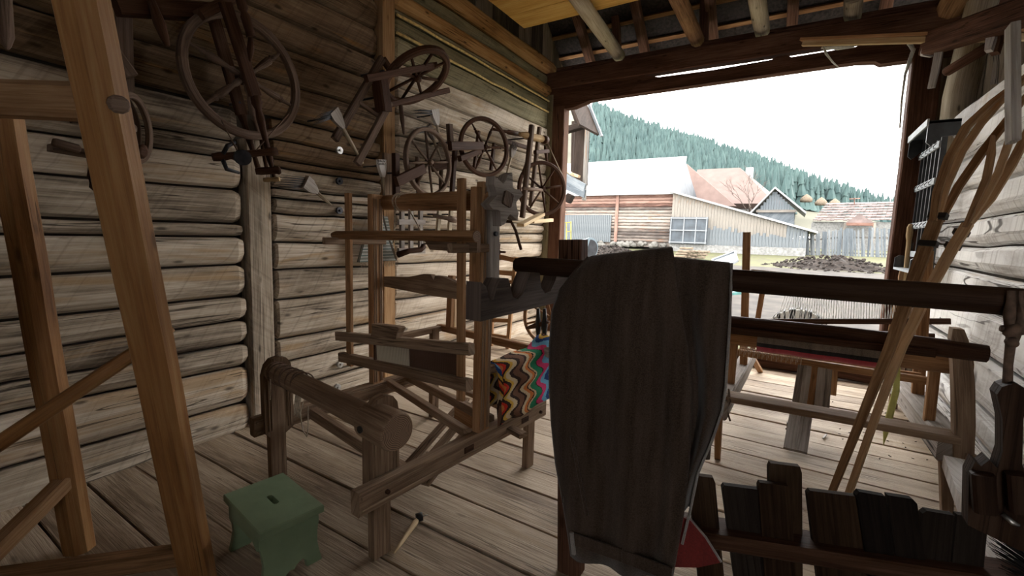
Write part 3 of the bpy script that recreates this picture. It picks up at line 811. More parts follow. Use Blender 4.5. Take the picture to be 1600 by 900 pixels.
tp_ = (-0.957, 9.936, 0.510)
tag(MB().loft([[V(*(-1.051, 9.398, 0.465)), V(*(-0.766, 9.579, 0.499)), V(*(-0.893, 10.694, 0.556)), V(*(-1.167, 10.522, 0.546))], [V(*(-1.051, 9.398, 0.465)) + V(0, 0, .05), V(*(-0.766, 9.579, 0.499)) + V(0, 0, .07), V(*(-0.893, 10.694, 0.556)) + V(0, 0, .09), V(*(-1.167, 10.522, 0.546)) + V(0, 0, .04)]], [0, 1], [0, 1, 2, 3, 4]).build('plastic_sheet', plain('turquoise_plastic', (0.05, 0.16, 0.15), 0.4), None, tp_), 'crumpled turquoise plastic sheet lying on the grass outside', 'sheet')
an = thing('roof_antenna', 'thin dark aerial on the ridge of the shingled house', 'antenna', (4.183, 54.000, 5.307))
MB().bar((4.194, 54.000, 5.188), (4.132, 54.000, 5.843), 0.08, 0.08).build('mast', M['barn_red'], an)
MB().bar((3.752, 54.000, 5.730), (4.573, 54.000, 5.776), 0.08, 0.08).build('crossbar', M['barn_red'], an)
# wooded hill
def ridge(x):
    # ridge height falls away to the right
    pts = RIDGE
    for (x0, z0), (x1, z1) in zip(pts, pts[1:]):
        if x <= x1:
            t = max(0, (x - x0) / (x1 - x0)); return z0 + (z1 - z0) * t
    return pts[-1][1]
RIDGE = [(-900, 150), ((-161.949, 350.000, 113.654)[0], (-161.949, 350.000, 113.654)[2]), ((-108.492, 350.000, 88.293)[0], (-108.492, 350.000, 88.293)[2]), ((-62.185, 350.000, 70.566)[0], (-62.185, 350.000, 70.566)[2]), ((-29.219, 350.000, 57.540)[0], (-29.219, 350.000, 57.540)[2]), ((11.524, 350.000, 37.404)[0], (11.524, 350.000, 37.404)[2]), ((46.997, 350.000, 24.478)[0], (46.997, 350.000, 24.478)[2]), (300, 8)]
def hz(x, y):
    t = max(0.0, min(1.0, (y - 150) / 200.0))
    x2 = x * (350.0 / max(y, 120))
    top = ridge(x2) - 16
    return 3.2 + (y - 150) * 0.02 + top * (t ** 0.9)
mb = MB(); ids = {}
NX, NY = 44, 14
for j in range(NY):
    y = 150 + j * 15.5
    for i in range(NX):
        x = (-320 + i * 12.0) * y / 250
        ids[i, j] = len(mb.v); mb.v.append((x, y, hz(x, y)))
for j in range(NY - 1):
    for i in range(NX - 1):
        f = (ids[i, j], ids[i + 1, j], ids[i + 1, j + 1], ids[i, j + 1])
        mb.face(f, [(mb.v[t][0], mb.v[t][1]) for t in f], True)
struct(mb.build('hill', M['meadow']), 'hillside behind the village')

def spruce(mb, x, y, z, h, r, n=6):
    base = [(0.06, 1.0), (0.40, 0.72), (0.68, 0.42)]
    for k_, (q, s) in enumerate(base):
        b = len(mb.v)
        rot = random.random() * 6
        z0 = z + h * q; z1 = z + h * min(1.0, q + 0.44)
        for i in range(n):
            an = rot + 2 * pi * i / n; rr = r * s * random.uniform(0.75, 1.15)
            mb.v.append((x + cos(an) * rr, y + sin(an) * rr, z0 - random.uniform(0, 0.05) * h))
        mb.v.append((x, y, z1))
        for i in range(n):
            mb.face((b + i, b + (i + 1) % n, b + n), ((0, 0), (1, 0), (.5, 1)), False)
protos = []
for i in range(4):
    m_ = MB(); spruce(m_, 0, 0, 0, 1.0, 0.19, 7)
    protos.append(m_.build('spruce', M['spruce']))
spots = []
rr_ = random.Random(3)
for i in range(14000):
    y = 160 + 200 * rr_.random()
    x = (-200 + 330 * rr_.random()) * y / 250
    sx = x / y
    if sx < -0.42 or sx > 0.33: continue
    # meadow patch at the foot of the hill on the right
    if sx > -0.02 and y < 215 + max(0, sx) * 340: continue
    z = hz(x, y); h = 10 + 7 * rr_.random()
    lim = 1.5 + (ridge(x * 350.0 / y) - 1.5) * y / 350.0 + 6.0 * rr_.random() ** 2
    if z + h > lim: h = lim - z
    if h < 5: continue
    spots.append((x, y, z, h))
spots = spots[:6000]
spots.sort(key=lambda s_: s_[1])
big = spots[:292]; rest = spots[292:]
for i, (x, y, z, h) in enumerate(big):
    o = protos[i] if i < 4 else protos[i % 4].copy()
    if i >= 4: COL.objects.link(o)
    o.location = (x, y, z - 0.5); o.scale = (h, h, h); o.rotation_euler = (0, 0, rr_.random() * 6)
    tag(o, 'spruce tree in the dark forest on the hillside', 'tree', 'spruces at the foot of the hill forest')
m_ = MB()
for x, y, z, h in rest:
    spruce(m_, x, y, z - 0.5, h, h * 0.19, 6)
o = m_.build('spruce_forest', M['spruce']); o['kind'] = 'stuff'; o['label'] = 'dense spruce forest covering the hillside'; o['category'] = 'forest'
for x_, y_, lab in ((1260, 309, 'pale haystack nearest the shed on the meadow slope'), (1283, 313, 'pale haystack in the middle of the meadow slope'), (1304, 316, 'pale haystack closest to the shingled house on the slope')):
    if x_ == 1260: p = (1.086, 180.469, 15.816)
    elif x_ == 1283: p = (5.288, 182.953, 14.909)
    else: p = (9.078, 185.266, 14.618)
    tag(MB().lathe(V(*p) - V(0, 0, 1), V(*p) + V(0, 0, 1.6), [(0, 1.7), (0.3, 1.9), (0.65, 1.3), (0.9, 0.5), (1, 0.1)], 10).build('haystack', M['hay'], None, p), lab, 'haystack')

# ------------------------------------------------------------------ materials of the things inside
M['loom'] = wood('loom_oak', (0.075, 0.045, 0.028), (0.20, 0.135, 0.090), (0.32, 0.235, 0.165), knots=0.3, cracks=0.6, vary=0.10, rough=0.65)
M['loom_warm'] = wood('loom_warm_pine', (0.10, 0.045, 0.018), (0.27, 0.145, 0.070), (0.40, 0.245, 0.135), knots=0.4, cracks=0.5, vary=0.10, rough=0.6)
M['wheel'] = wood('turned_dark_wood', (0.0191, 0.0082, 0.0051), (0.0561, 0.0268, 0.0160), (0.0988, 0.0542, 0.0357), knots=0.2, cracks=0.4, vary=0.12, rough=0.6)
M['wheel_grey'] = wood('worn_grey_brown_wood', (0.0425, 0.0272, 0.0204), (0.1105, 0.0748, 0.0553), (0.1955, 0.1403, 0.1105), knots=0.3, cracks=0.6, vary=0.15)
M['grey_wood'] = wood('silver_grey_wood', (0.1035, 0.0862, 0.0747), (0.2530, 0.2242, 0.2012), (0.3910, 0.3565, 0.3335), knots=0.5, cracks=1.0, vary=0.1)
M['dark_wood'] = wood('near_black_wood', (0.0090, 0.0045, 0.0028), (0.0252, 0.0129, 0.0078), (0.0476, 0.0269, 0.0179), knots=0.4, cracks=0.5, vary=0.1, rough=0.6)
M['arm_wood'] = wood('dark_grey_wood', (0.0376, 0.0270, 0.0224), (0.0930, 0.0706, 0.0600), (0.1500, 0.1200, 0.1050), knots=0.2, cracks=0.3, rough=0.7)
M['honey'] = wood('honey_peeled_pole', (0.0954, 0.0349, 0.0095), (0.2352, 0.1112, 0.0381), (0.3179, 0.1812, 0.0763), knots=0.6, cracks=0.7, vary=0.06, rough=0.55, grain=0.7, spec=0.2)
M['honey_dark'] = wood('aged_rung', (0.09, 0.045, 0.02), (0.23, 0.13, 0.065), (0.36, 0.235, 0.14), knots=0.4, cracks=0.5)
M['fork'] = wood('bent_ash_fork', (0.14, 0.075, 0.035), (0.32, 0.20, 0.11), (0.46, 0.32, 0.19), knots=0.2, cracks=0.2, rough=0.55)
M['endgrain'] = endgrain('roller_endgrain', (0.075, 0.042, 0.024), (0.26, 0.165, 0.105), 130)
M['green_paint'] = plain('worn_green_paint', (0.175, 0.235, 0.145), 0.5, nscale=9, namt=0.22, bump=0.15, c2=(0.145, 0.20, 0.12))
M['iron'] = plain('dark_iron', (0.035, 0.035, 0.04), 0.45, metal=0.7, nscale=30)
M['steel'] = plain('bright_washer', (0.42, 0.42, 0.41), 0.35, metal=0.8, nscale=40)
M['string'] = plain('flax_string', (0.36, 0.30, 0.23), 0.9, nscale=60)
M['string_dark'] = plain('brown_cord', (0.11, 0.07, 0.05), 0.9, nscale=60)
M['white_string'] = plain('white_thread', (0.62, 0.60, 0.56), 0.9, nscale=60)
def translucent(m, amt):
    nt = m.node_tree; b = nt.nodes['Principled BSDF']; o = nt.nodes['Material Output']
    t = _n(nt, 'ShaderNodeBsdfTranslucent'); t.inputs[0].default_value = (0.8, 0.8, 0.78, 1)
    x = _n(nt, 'ShaderNodeMixShader'); x.inputs[0].default_value = amt
    nt.links.new(b.outputs[0], x.inputs[1]); nt.links.new(t.outputs[0], x.inputs[2]); nt.links.new(x.outputs[0], o.inputs[0])
translucent(M['white_string'], 0.55)
M['black'] = plain('black_paint', (0.012, 0.012, 0.013), 0.5)
M['rack_paint'] = plain('dark_blue_black_paint', (0.020, 0.024, 0.028), 0.35, nscale=14, namt=0.4, spec=0.5)
M['rack_edge'] = plain('worn_pale_paint', (0.30, 0.33, 0.35), 0.5, nscale=20, namt=0.2)
M['white_board'] = wood('grey_white_board', (0.28, 0.26, 0.24), (0.48, 0.46, 0.44), (0.62, 0.60, 0.58), knots=0.5, cracks=0.6)
M['yellow_ribbon'] = plain('yellow_green_ribbon', (0.50, 0.50, 0.16), 0.7)
M['lath'] = wood('pale_lath', (0.28, 0.19, 0.10), (0.46, 0.34, 0.20), (0.60, 0.47, 0.31), knots=0.2, cracks=0.1)

def cloth(name, dark, light, scale=900, rough=0.95, stripes=None, sheen=0.3):
    m = bpy.data.materials.new(name); m.use_nodes = True
    nt = m.node_tree; L = nt.links.new
    b = nt.nodes['Principled BSDF']; b.inputs['Roughness'].default_value = rough
    b.inputs['Specular IOR Level'].default_value = 0.1
    b.inputs['Sheen Weight'].default_value = sheen; b.inputs['Sheen Roughness'].default_value = 0.5
    tc = _n(nt, 'ShaderNodeTexCoord')
    t = _n(nt, 'ShaderNodeTexNoise'); t.inputs['Scale'].default_value = scale * 0.35; t.inputs['Detail'].default_value = 3
    L(tc.outputs['Object'], t.inputs['Vector'])
    t2 = _n(nt, 'ShaderNodeTexNoise'); t2.inputs['Scale'].default_value = 1.0; t2.inputs['Detail'].default_value = 5
    mp_ = _n(nt, 'ShaderNodeMapping'); mp_.inputs['Scale'].default_value = (34, 10, 3.5)
    L(tc.outputs['Object'], mp_.inputs[0]); L(mp_.outputs[0], t2.inputs['Vector'])
    a = _n(nt, 'ShaderNodeMath', operation='ADD'); L(t.outputs['Fac'], a.inputs[0]); L(t2.outputs['Fac'], a.inputs[1])
    r = _n(nt, 'ShaderNodeMapRange'); L(a.outputs[0], r.inputs[0]); r.inputs[1].default_value = 0.7; r.inputs[2].default_value = 1.3
    mx = _n(nt, 'ShaderNodeMix', data_type='RGBA'); L(r.outputs[0], mx.inputs[0])
    mx.inputs[6].default_value = (*dark, 1); mx.inputs[7].default_value = (*light, 1)
    L(mx.outputs[2], b.inputs['Base Color'])
    bp = _n(nt, 'ShaderNodeBump'); bp.inputs['Strength'].default_value = 0.5; bp.inputs['Distance'].default_value = 0.002
    L(t.outputs['Fac'], bp.inputs['Height']); L(bp.outputs[0], b.inputs['Normal'])
    return m

def banded(name, cols, period, amp=0.0, freq=1.0, axis=0, rough=0.95):
    """woven bands along one UV axis, waved by the other"""
    m = bpy.data.materials.new(name); m.use_nodes = True
    nt = m.node_tree; L = nt.links.new
    b = nt.nodes['Principled BSDF']; b.inputs['Roughness'].default_value = rough
    b.inputs['Specular IOR Level'].default_value = 0.1
    uv = _n(nt, 'ShaderNodeUVMap'); sp = _n(nt, 'ShaderNodeSeparateXYZ'); L(uv.outputs[0], sp.inputs[0])
    nz_ = _n(nt, 'ShaderNodeTexNoise'); nz_.inputs['Scale'].default_value = 90; L(uv.outputs[0], nz_.inputs['Vector'])
    si = _n(nt, 'ShaderNodeMath', operation='MULTIPLY'); L(sp.outputs[1 - axis], si.inputs[0]); si.inputs[1].default_value = freq * 2 * pi
    sn = _n(nt, 'ShaderNodeMath', operation='SINE'); L(si.outputs[0], sn.inputs[0])
    ma = _n(nt, 'ShaderNodeMath', operation='MULTIPLY_ADD'); L(sn.outputs[0], ma.inputs[0]); ma.inputs[1].default_value = amp; L(sp.outputs[axis], ma.inputs[2])
    mb_ = _n(nt, 'ShaderNodeMath', operation='MULTIPLY_ADD'); L(nz_.outputs['Fac'], mb_.inputs[0]); mb_.inputs[1].default_value = 0.02 * period * 2; L(ma.outputs[0], mb_.inputs[2])
    dv = _n(nt, 'ShaderNodeMath', operation='DIVIDE'); L(mb_.outputs[0], dv.inputs[0]); dv.inputs[1].default_value = period
    fr = _n(nt, 'ShaderNodeMath', operation='FRACT'); L(dv.outputs[0], fr.inputs[0])
    r = _n(nt, 'ShaderNodeValToRGB'); r.color_ramp.interpolation = 'CONSTANT'
    e = r.color_ramp.elements
    e[0].position = 0.0; e[0].color = (*cols[0][1], 1)
    e[1].position = cols[1][0]; e[1].color = (*cols[1][1], 1)
    for p, c in cols[2:]:
        q = e.new(p); q.color = (*c, 1)
    L(fr.outputs[0], r.inputs[0]); L(r.outputs[0], b.inputs['Base Color'])
    bp = _n(nt, 'ShaderNodeBump'); bp.inputs['Strength'].default_value = 0.6; bp.inputs['Distance'].default_value = 0.004
    L(nz_.outputs['Fac'], bp.inputs['Height']); L(bp.outputs[0], b.inputs['Normal'])
    return m

M['wool'] = cloth('brown_wool', (0.022, 0.0135, 0.0095), (0.066, 0.046, 0.035), 700, sheen=0.15)
M['wool_edge'] = cloth('grey_wool_edge', (0.16, 0.145, 0.135), (0.26, 0.24, 0.225), 700)
M['red_felt'] = cloth('red_lining', (0.1000, 0.0120, 0.0120), (0.1700, 0.0220, 0.0200), 400)
M['woven_grey'] = cloth('grey_weave', (0.11, 0.095, 0.08), (0.24, 0.21, 0.18), 500)
M['woven_black'] = cloth('black_weave', (0.012, 0.012, 0.014), (0.03, 0.03, 0.034), 500)
M['woven_red'] = cloth('red_weave', (0.30, 0.03, 0.05), (0.42, 0.06, 0.085), 500)
cr_ = (0.50, 0.40, 0.26); dk_ = (0.035, 0.02, 0.015); br_ = (0.14, 0.07, 0.045); og_ = (0.52, 0.17, 0.05); gr_ = (0.02, 0.19, 0.10)
pk_ = (0.55, 0.05, 0.16); lb_ = (0.16, 0.40, 0.62); db_ = (0.02, 0.06, 0.20); ye_ = (0.52, 0.33, 0.06); rd_ = (0.5, 0.03, 0.02)
M['rug'] = banded('zigzag_wool_rug', [(0, rd_), (0.04, dk_), (0.09, ye_), (0.13, cr_), (0.19, dk_), (0.24, br_), (0.33, dk_), (0.37, cr_), (0.42, og_), (0.47, dk_), (0.49, cr_), (0.52, gr_), (0.62, dk_), (0.635, pk_), (0.72, lb_), (0.80, db_), (0.87, ye_), (0.92, dk_), (0.95, og_)], 0.60, 0.034, 8.0)
M['bag'] = banded('striped_bag_weave', [(0, (0.13, 0.13, 0.11)), (0.35, (0.32, 0.31, 0.28)), (0.5, (0.08, 0.10, 0.09)), (0.75, (0.25, 0.25, 0.23))], 0.055, 0, 1, axis=1)

# ------------------------------------------------------------------ large floor loom in the middle
LO = V(0, 0, 0)
loom = thing('floor_loom', 'large brown floor loom with a zigzag rug on its back, by the log wall', 'loom')
def lp(mb, nm, mat, parent=None):
    return mb.build(nm, M[mat], parent or loom, LO)
sbr = lp(MB().bar((-0.03, -0.11, 0.350), (-0.03, 1.31, 0.362), 0.062, 0.112, ch=0.12, seg=4, wob=0.002), 'side_beam', 'loom')
sbl = lp(MB().bar((-1.14, -0.05, 0.345), (-1.14, 1.36, 0.362), 0.062, 0.112, ch=0.12, seg=4, wob=0.002), 'side_beam', 'loom')
for zz in (0.385, 0.325):
    lp(MB().bar((0.003, -0.10, zz - 0.006), (0.003, 1.30, zz + 0.004), 0.008, 0.016, ch=0.3), 'moulding', 'loom', sbr)
    lp(MB().bar((-1.105, -0.04, zz - 0.008), (-1.105, 1.35, zz + 0.004), 0.008, 0.016, ch=0.3), 'moulding', 'loom', sbl)
for yy in (0.56, 1.07):
    lp(MB().box((-0.02, yy - 0.035, 0.34), (0.006, yy + 0.035, 0.372)), 'tenon_end', 'wheel', sbr)
for yy, bmx in ((0.03, sbr), (1.24, sbr)):
    lp(MB().lathe((0.0, yy, 0.355), (0.014, yy, 0.355), [(0, .012), (1, .010)], 8), 'peg', 'wheel', bmx)
lp(MB().lathe((-1.115, 0.06, 0.35), (-1.10, 0.06, 0.35), [(0, .012), (1, .010)], 8), 'peg', 'wheel', sbl)
lp(MB().bar((-0.08, 0.93, 0.352), (0.115, 0.90, 0.345), 0.07, 0.028, (0, 0, 1), 0.25), 'wedge', 'loom')
def board_outline(dy, top):
    return [(0.01 + dy, 0), (0.10 + dy, 0), (0.10 + dy, 0.27), (0.15 + dy, 0.30), (0.15 + dy, top - 0.10), (0.14 + dy, top - 0.045), (0.115 + dy, top - 0.012), (0.075 + dy, top), (0.03 + dy, top - 0.008), (0 + dy, top - 0.04), (-0.018 + dy, top - 0.10), (-0.018 + dy, 0.30), (0.008 + dy, 0.27)]
def fluted_board(x, dy, top):
    o = lp(MB().plate(board_outline(dy, top), (x, 0, 0), (0, 1, 0), (0, 0, 1), 0.046, grain='y'), 'front_post', 'loom')
    for q in (0.006, 0.022, 0.118, 0.134):
        lp(MB().bar((x + 0.024, q + dy, 0.31), (x + 0.024, q + dy, top - 0.10), 0.008, 0.008, (1, 0, 0), 0.3), 'fluting', 'loom', o)
fluted_board(-0.088, 0.0, 0.765)
fluted_board(-1.115, 0.020, 0.745)
# breast roller with its thick drum
br = lp(MB().lathe((-1.088, 0.055, 0.670), (0.075, 0.03, 0.650), [(0, 0.050), (0.01, 0.056), (0.55, 0.058), (0.80, 0.060), (0.815, 0.074), (0.83, 0.084), (0.99, 0.086), (1.0, 0.080)], 20), 'breast_roller', 'loom')
dd = (V(0.075, 0.03, 0.650) - V(-1.20, 0.055, 0.672)).normalized()
lp(MB().lathe(V(0.072, 0.03, 0.650), V(0.072, 0.03, 0.650) + dd * 0.006, [(0, 0.079), (1, 0.078)], 24), 'roller_end', 'endgrain', br)
lp(MB().lathe((-0.07, -0.060, 0.648), (-0.07, -0.052, 0.648), [(0, 0.016), (1, 0.016)], 10), 'ratchet_hole', 'black', br)
st = MB()
for i in range(10):
    x = -1.04 + i * 0.033 + random.uniform(-.008, .008)
    st.ring((x, 0.053, 0.670), (1, 0.25 * (-1) ** i, 0.1), 0.0635, 0.007, 0.006, 18)
lp(st, 'cord_winding', 'string_dark')
lp(MB().tube([(-0.98, -0.01, 0.66), (-0.975, -0.015, 0.60), (-0.97, -0.02, 0.545)], 0.0035, 5), 'loose_thread', 'string')
for k in range(5):
    lp(MB().tube([(-0.72 + k * .012, 0.0, 0.63), (-0.72 + k * .013, -0.01, 0.57), (-0.725 + k * .012, -0.01, 0.52 + 0.01 * (k % 2))], 0.003, 5), 'loose_thread', 'string')
lp(MB().tube([(-0.64, 0, 0.62), (-0.66, -0.01, 0.55), (-0.64, -0.01, 0.46), (-0.60, -0.01, 0.44), (-0.585, -0.01, 0.50), (-0.60, 0, 0.60)], 0.0035, 5), 'loose_thread', 'string')
# tall posts and the upper roller with its cog
def post(x, y0, y1, z0, z1, mat):
    o = lp(MB().bar((x, (y0 + y1) / 2, z0), (x, (y0 + y1) / 2, z1), y1 - y0, 0.05, (1, 0, 0), 0.10, seg=4, wob=0.001), 'tall_post', mat)
    for q in (0.2, 0.38, 0.72, 0.86):
        lp(MB().bar((x + 0.026, y0 + (y1 - y0) * q, z0 + 0.02), (x + 0.026, y0 + (y1 - y0) * q, z1 - 0.03), 0.010, 0.008, (1, 0, 0), 0.3), 'fluting', 'loom', o)
post(-0.03, 0.64, 0.737, 0.405, 1.765, 'loom_warm')
post(-1.137, 0.755, 0.848, 0.40, 1.745, 'loom_warm')
lp(MB().bar((-0.03, 0.612, 1.10), (-0.03, 0.612, 1.735), 0.045, 0.045, (1, 0, 0), 0.15), 'post_cheek', 'loom_warm')
lp(MB().bar((0.012, 0.715, 1.19), (0.012, 0.700, 1.775), 0.075, 0.036, (1, 0, 0), 0.12, seg=3, wob=0.002), 'outer_cheek', 'grey_wood')
ur = lp(MB().lathe((-1.17, 0.885, 1.695), (0.05, 0.69, 1.672), [(0, .05), (0.25, .055), (0.6, .056), (1, .054)], 14), 'upper_roller', 'loom_warm')
st = MB()
for i in range(8):
    st.ring((-0.93 + i * 0.016, 0.845, 1.692), (1, -0.15 + 0.12 * (-1) ** i, 0.1), 0.0625, 0.007, 0.007, 16)
lp(st, 'cord_winding', 'string')
lp(MB().tube([(-0.80, 0.79, 1.68), (-0.70, 0.80, 1.55), (-0.62, 0.80, 1.44)], 0.005, 5), 'loose_thread', 'string')
lp(MB().tube([(-0.92, 0.80, 1.66), (-0.915, 0.79, 1.52), (-0.925, 0.79, 1.42)], 0.006, 5), 'loose_thread', 'string')
star = []
for k in range(6):
    a = 2 * pi * k / 6 + 0.3
    for da, r in ((-0.42, 0.080), (-0.06, 0.142), (0.20, 0.120), (0.40, 0.088)):
        star.append((cos(a + da) * r, sin(a + da) * r))
cg = lp(MB().plate(star, (0.095, 0.675, 1.675), (0, 1, 0), (0, 0, 1), 0.055), 'cog_wheel', 'grey_wood')
lp(MB().bar((0.05, 0.675, 1.675), (0.135, 0.675, 1.675), 0.07, 0.07, (0, 0.3, 1), 0.1), 'square_axle', 'wheel_grey', cg)
lp(MB().tube([(0.06, 0.71, 1.57), (0.10, 0.745, 1.565), (0.12, 0.76, 1.52), (0.13, 0.80, 1.42)], 0.008, 6), 'pawl', 'wheel')
lp(MB().lathe((0.028, 0.70, 1.50), (0.045, 0.70, 1.50), [(0, .014), (1, .012)], 8), 'bolt_head', 'iron')
# shaped cross rail
og = [(-1.12, 1.105), (-0.50, 1.105), (-0.04, 1.125), (-0.04, 1.185), (-0.25, 1.205), (-0.42, 1.235), (-0.50, 1.235), (-0.515, 1.205), (-0.545, 1.237), (-0.62, 1.235), (-0.80, 1.20), (-1.12, 1.175)]
lp(MB().plate([(x, z) for x, z in og], (0, 0.72, 0), (0.99, -0.13, 0), (0, 0, 1), 0.03), 'cross_rail', 'loom')
# hanging beater: pole, two swords, batten rails and the reed
for xx, yy in ((-0.03, 0.68), (-1.14, 0.86)):
    lp(MB().bar((xx + 0.03, yy, 1.425), (xx + 0.03, 0.40, 1.425), 0.035, 0.045, (0, 0, 1), 0.15), 'pole_bracket', 'loom')
bp_ = lp(MB().lathe((-1.17, 0.50, 1.462), (0.085, 0.495, 1.485), [(0, .018), (0.03, .026), (0.5, .027), (1, .030)], 12), 'beater_pole', 'loom_warm')
lp(MB().lathe((0.084, 0.495, 1.485), (0.088, 0.495, 1.485), [(0, .028), (1, .028)], 16), 'pole_end', 'endgrain', bp_)
lp(MB().plate([(-0.30, 1.44), (-0.27, 1.405), (0.07, 1.405), (0.07, 1.475), (-0.32, 1.475)], (0, 0.53, 0), (1, 0, 0), (0, 0, 1), 0.025), 'beater_cheek', 'loom')
lp(MB().bar((-1.02, 0.515, 0.615), (-1.00, 0.505, 1.725), 0.052, 0.024, (0, 1, 0), 0.15, seg=3), 'sword', 'loom_warm')
lp(MB().bar((0.003, 0.49, 0.645), (-0.025, 0.50, 1.765), 0.048, 0.024, (0, 1, 0), 0.15, seg=3), 'sword', 'loom_warm')
lp(MB().bar((-1.13, 0.50, 0.800), (0.085, 0.475, 0.930), 0.045, 0.058, (0, 0, 1), 0.12), 'batten_rail', 'loom')
lp(MB().bar((-1.11, 0.51, 0.660), (0.075, 0.475, 0.745), 0.050, 0.062, (0, 0, 1), 0.12), 'batten_rail', 'loom')
lp(MB().plate([(-0.72, 0.862), (-0.48, 0.89), (-0.475, 0.925), (-0.455, 0.955), (-0.47, 0.962), (-0.71, 0.945), (-0.705, 0.91)], (0, 0.485, 0), (1, 0, 0), (0, 0, 1), 0.05), 'batten_handle', 'loom')
for (xa, xb, nm, mt, nn) in ((-0.70, -0.40, 'reed', 'beam_grey', 40), (-0.40, -0.03, 'reed', 'wheel', 54)):
    rd = MB()
    for i in range(nn):
        x = xa + (xb - xa) * (i + 0.5) / nn
        zl = 0.690 + (x + 1.11) * 0.0717; zh = 0.772 + (x + 1.13) * 0.107
        rd.bar((x, 0.495, zl), (x, 0.49, zh), (xb - xa) / nn * 0.55, 0.010, (0, 1, 0), 0.2)
    o = lp(rd, nm, mt); o['kind'] = 'stuff'
lp(MB().box((-0.725, 0.485, 0.70), (-0.71, 0.505, 0.825)), 'reed_stop', 'wheel')
# rails low in the frame, treadles, rear frame
lp(MB().bar((-1.12, 0.90, 0.385), (-0.05, 0.60, 0.415), 0.05, 0.045, ch=0.12), 'low_rail', 'loom')
lp(MB().bar((-1.12, 1.08, 0.385), (-0.05, 0.80, 0.425), 0.05, 0.055, ch=0.12), 'low_rail', 'loom')
lp(MB().bar((-1.12, 1.24, 0.375), (-0.05, 1.05, 0.385), 0.04, 0.03, ch=0.12), 'low_rail', 'loom')
lp(MB().bar((-1.10, 0.30, 0.335), (-0.05, 0.17, 0.370), 0.055, 0.065, ch=0.12), 'low_rail', 'loom')
lp(MB().plate([(-0.62, 0.33), (-0.28, 0.33), (-0.55, 0.18)], (0, 0.25, 0), (0.99, -0.12, 0), (0, 0, 1), 0.03), 'brace', 'loom')
cb = [(-0.42, 0.40)] + [(-0.42 + i * 0.03 + d_, z) for i in range(8) for d_, z in ((0, 0.30), (0.012, 0.315), (0.024, 0.315), (0.03, 0.30))] + [(-0.18, 0.40)]
lp(MB().plate(cb, (0, 0.80, 0), (0.97, -0.2, 0), (0, 0, 1), 0.03), 'treadle_comb', 'loom_warm')
for k in range(3):
    lp(MB().bar((-0.62 + 0.10 * k, 1.20, 0.30), (-0.42 + 0.10 * k, 0.45, 0.12), 0.055, 0.022, ch=0.15), 'treadle', 'loom')
for xx, yy, zt in ((-1.10, 1.33, 0.73), (-0.035, 1.17, 0.74)):
    lp(MB().bar((xx, yy, 0), (xx, yy, zt), 0.075, 0.045, (1, 0, 0), 0.1), 'rear_post', 'loom')
lp(MB().bar((-1.11, 0.93, 0.715), (-1.11, 1.46, 0.72), 0.05, 0.045, ch=0.12), 'upper_side_rail', 'loom')
lp(MB().bar((-1.15, 1.43, 0.72), (0.03, 1.22, 0.765), 0.05, 0.05, ch=0.12), 'rear_rail', 'loom_warm')
lp(MB().bar((-0.03, 0.74, 0.745), (-0.03, 1.30, 0.755), 0.045, 0.05, ch=0.12), 'upper_side_rail', 'loom')
lp(MB().lathe((0.02, 1.225, 0.765), (0.085, 1.215, 0.77), [(0, .03), (0.6, .034), (1, .028)], 10), 'rail_knob', 'grey_wood')
lp(MB().bar((-1.0, 1.40, 0.74), (-1.0, 1.42, 1.16), 0.055, 0.04, (0, 1, 0), 0.1), 'rear_upright', 'loom_warm')
lp(MB().bar((-1.0, 1.455, 0.74), (-1.0, 1.46, 1.10), 0.03, 0.03, (0, 1, 0), 0.1), 'upright_cheek', 'lath')
LOC, LROT = (-1.45, 1.30, 0.0), (0, 0, radians(-5.46))
loom.location = LOC; loom.rotation_euler = LROT

# rug draped over the rear side rail of the loom
rings, us = [], []
prof = []
for i in range(9): prof.append((0.052 + 0.006 * sin(i * 1.3), 0.44 + i * 0.036))
for i in range(1, 8):
    a = pi * i / 8; prof.append((-0.025 + 0.078 * cos(a), 0.735 + 0.062 * sin(a)))
for i in range(7): prof.append((-0.102, 0.72 - i * 0.035))
inner = [(x * 0.6 - 0.012 if abs(x) > .01 else x, z - 0.022) for x, z in reversed(prof)]
prof_all = prof + inner
n_ = len(prof_all)
vs = [0]
for j in range(n_):
    a, b = prof_all[j], prof_all[(j + 1) % n_]
    vs.append(vs[-1] + math.hypot(a[0] - b[0], a[1] - b[1]))
for i in range(13):
    y = 0.775 + i * 0.044
    sag = 0.012 * sin(i * 0.9); drop = -0.10 * max(0, (0.95 - y)) + (0.06 * ((y - 1.16) / 0.14) if y > 1.16 else 0)
    rings.append([(x + 0.006 * sin(i * 1.1 + z * 22), y + 0.0, z + (drop if z > 0.6 else drop * 0.4) + (sag if z < 0.5 else 0)) for x, z in prof_all]); us.append(i * 0.044)
rug = MB().loft(rings, us, vs, smooth=True).build('wool_rug', M['rug'], None, LO)
tag(rug, 'bright zigzag striped wool rug draped over the back of the brown loom', 'rug')
rug.location = LOC; rug.rotation_euler = LROT

# ------------------------------------------------------------------ second loom by the right wall
lm2 = thing('tapestry_loom', 'low brown loom with a grey, black and red weaving by the whitewashed wall', 'loom', (0.3, 3.5, 0))
def l2(mb, nm, mat, parent=None): return mb.build(nm, M[mat], parent or lm2)
l2(MB().bar((0.90, 3.62, 0.275), (0.86, 5.5, 0.275), 0.15, 0.15, ch=0.1, seg=5, wob=0.006), 'side_sill', 'grey_wood')
l2(MB().bar((-0.38, 3.45, 0.30), (-0.33, 5.4, 0.30), 0.12, 0.14, ch=0.1, seg=5, wob=0.006), 'side_sill', 'grey_wood')
l2(MB().bar((0.965, 3.55, 0.0), (0.965, 3.60, 0.30), 0.05, 0.07, (0, 1, 0), 0.1), 'leg', 'loom')

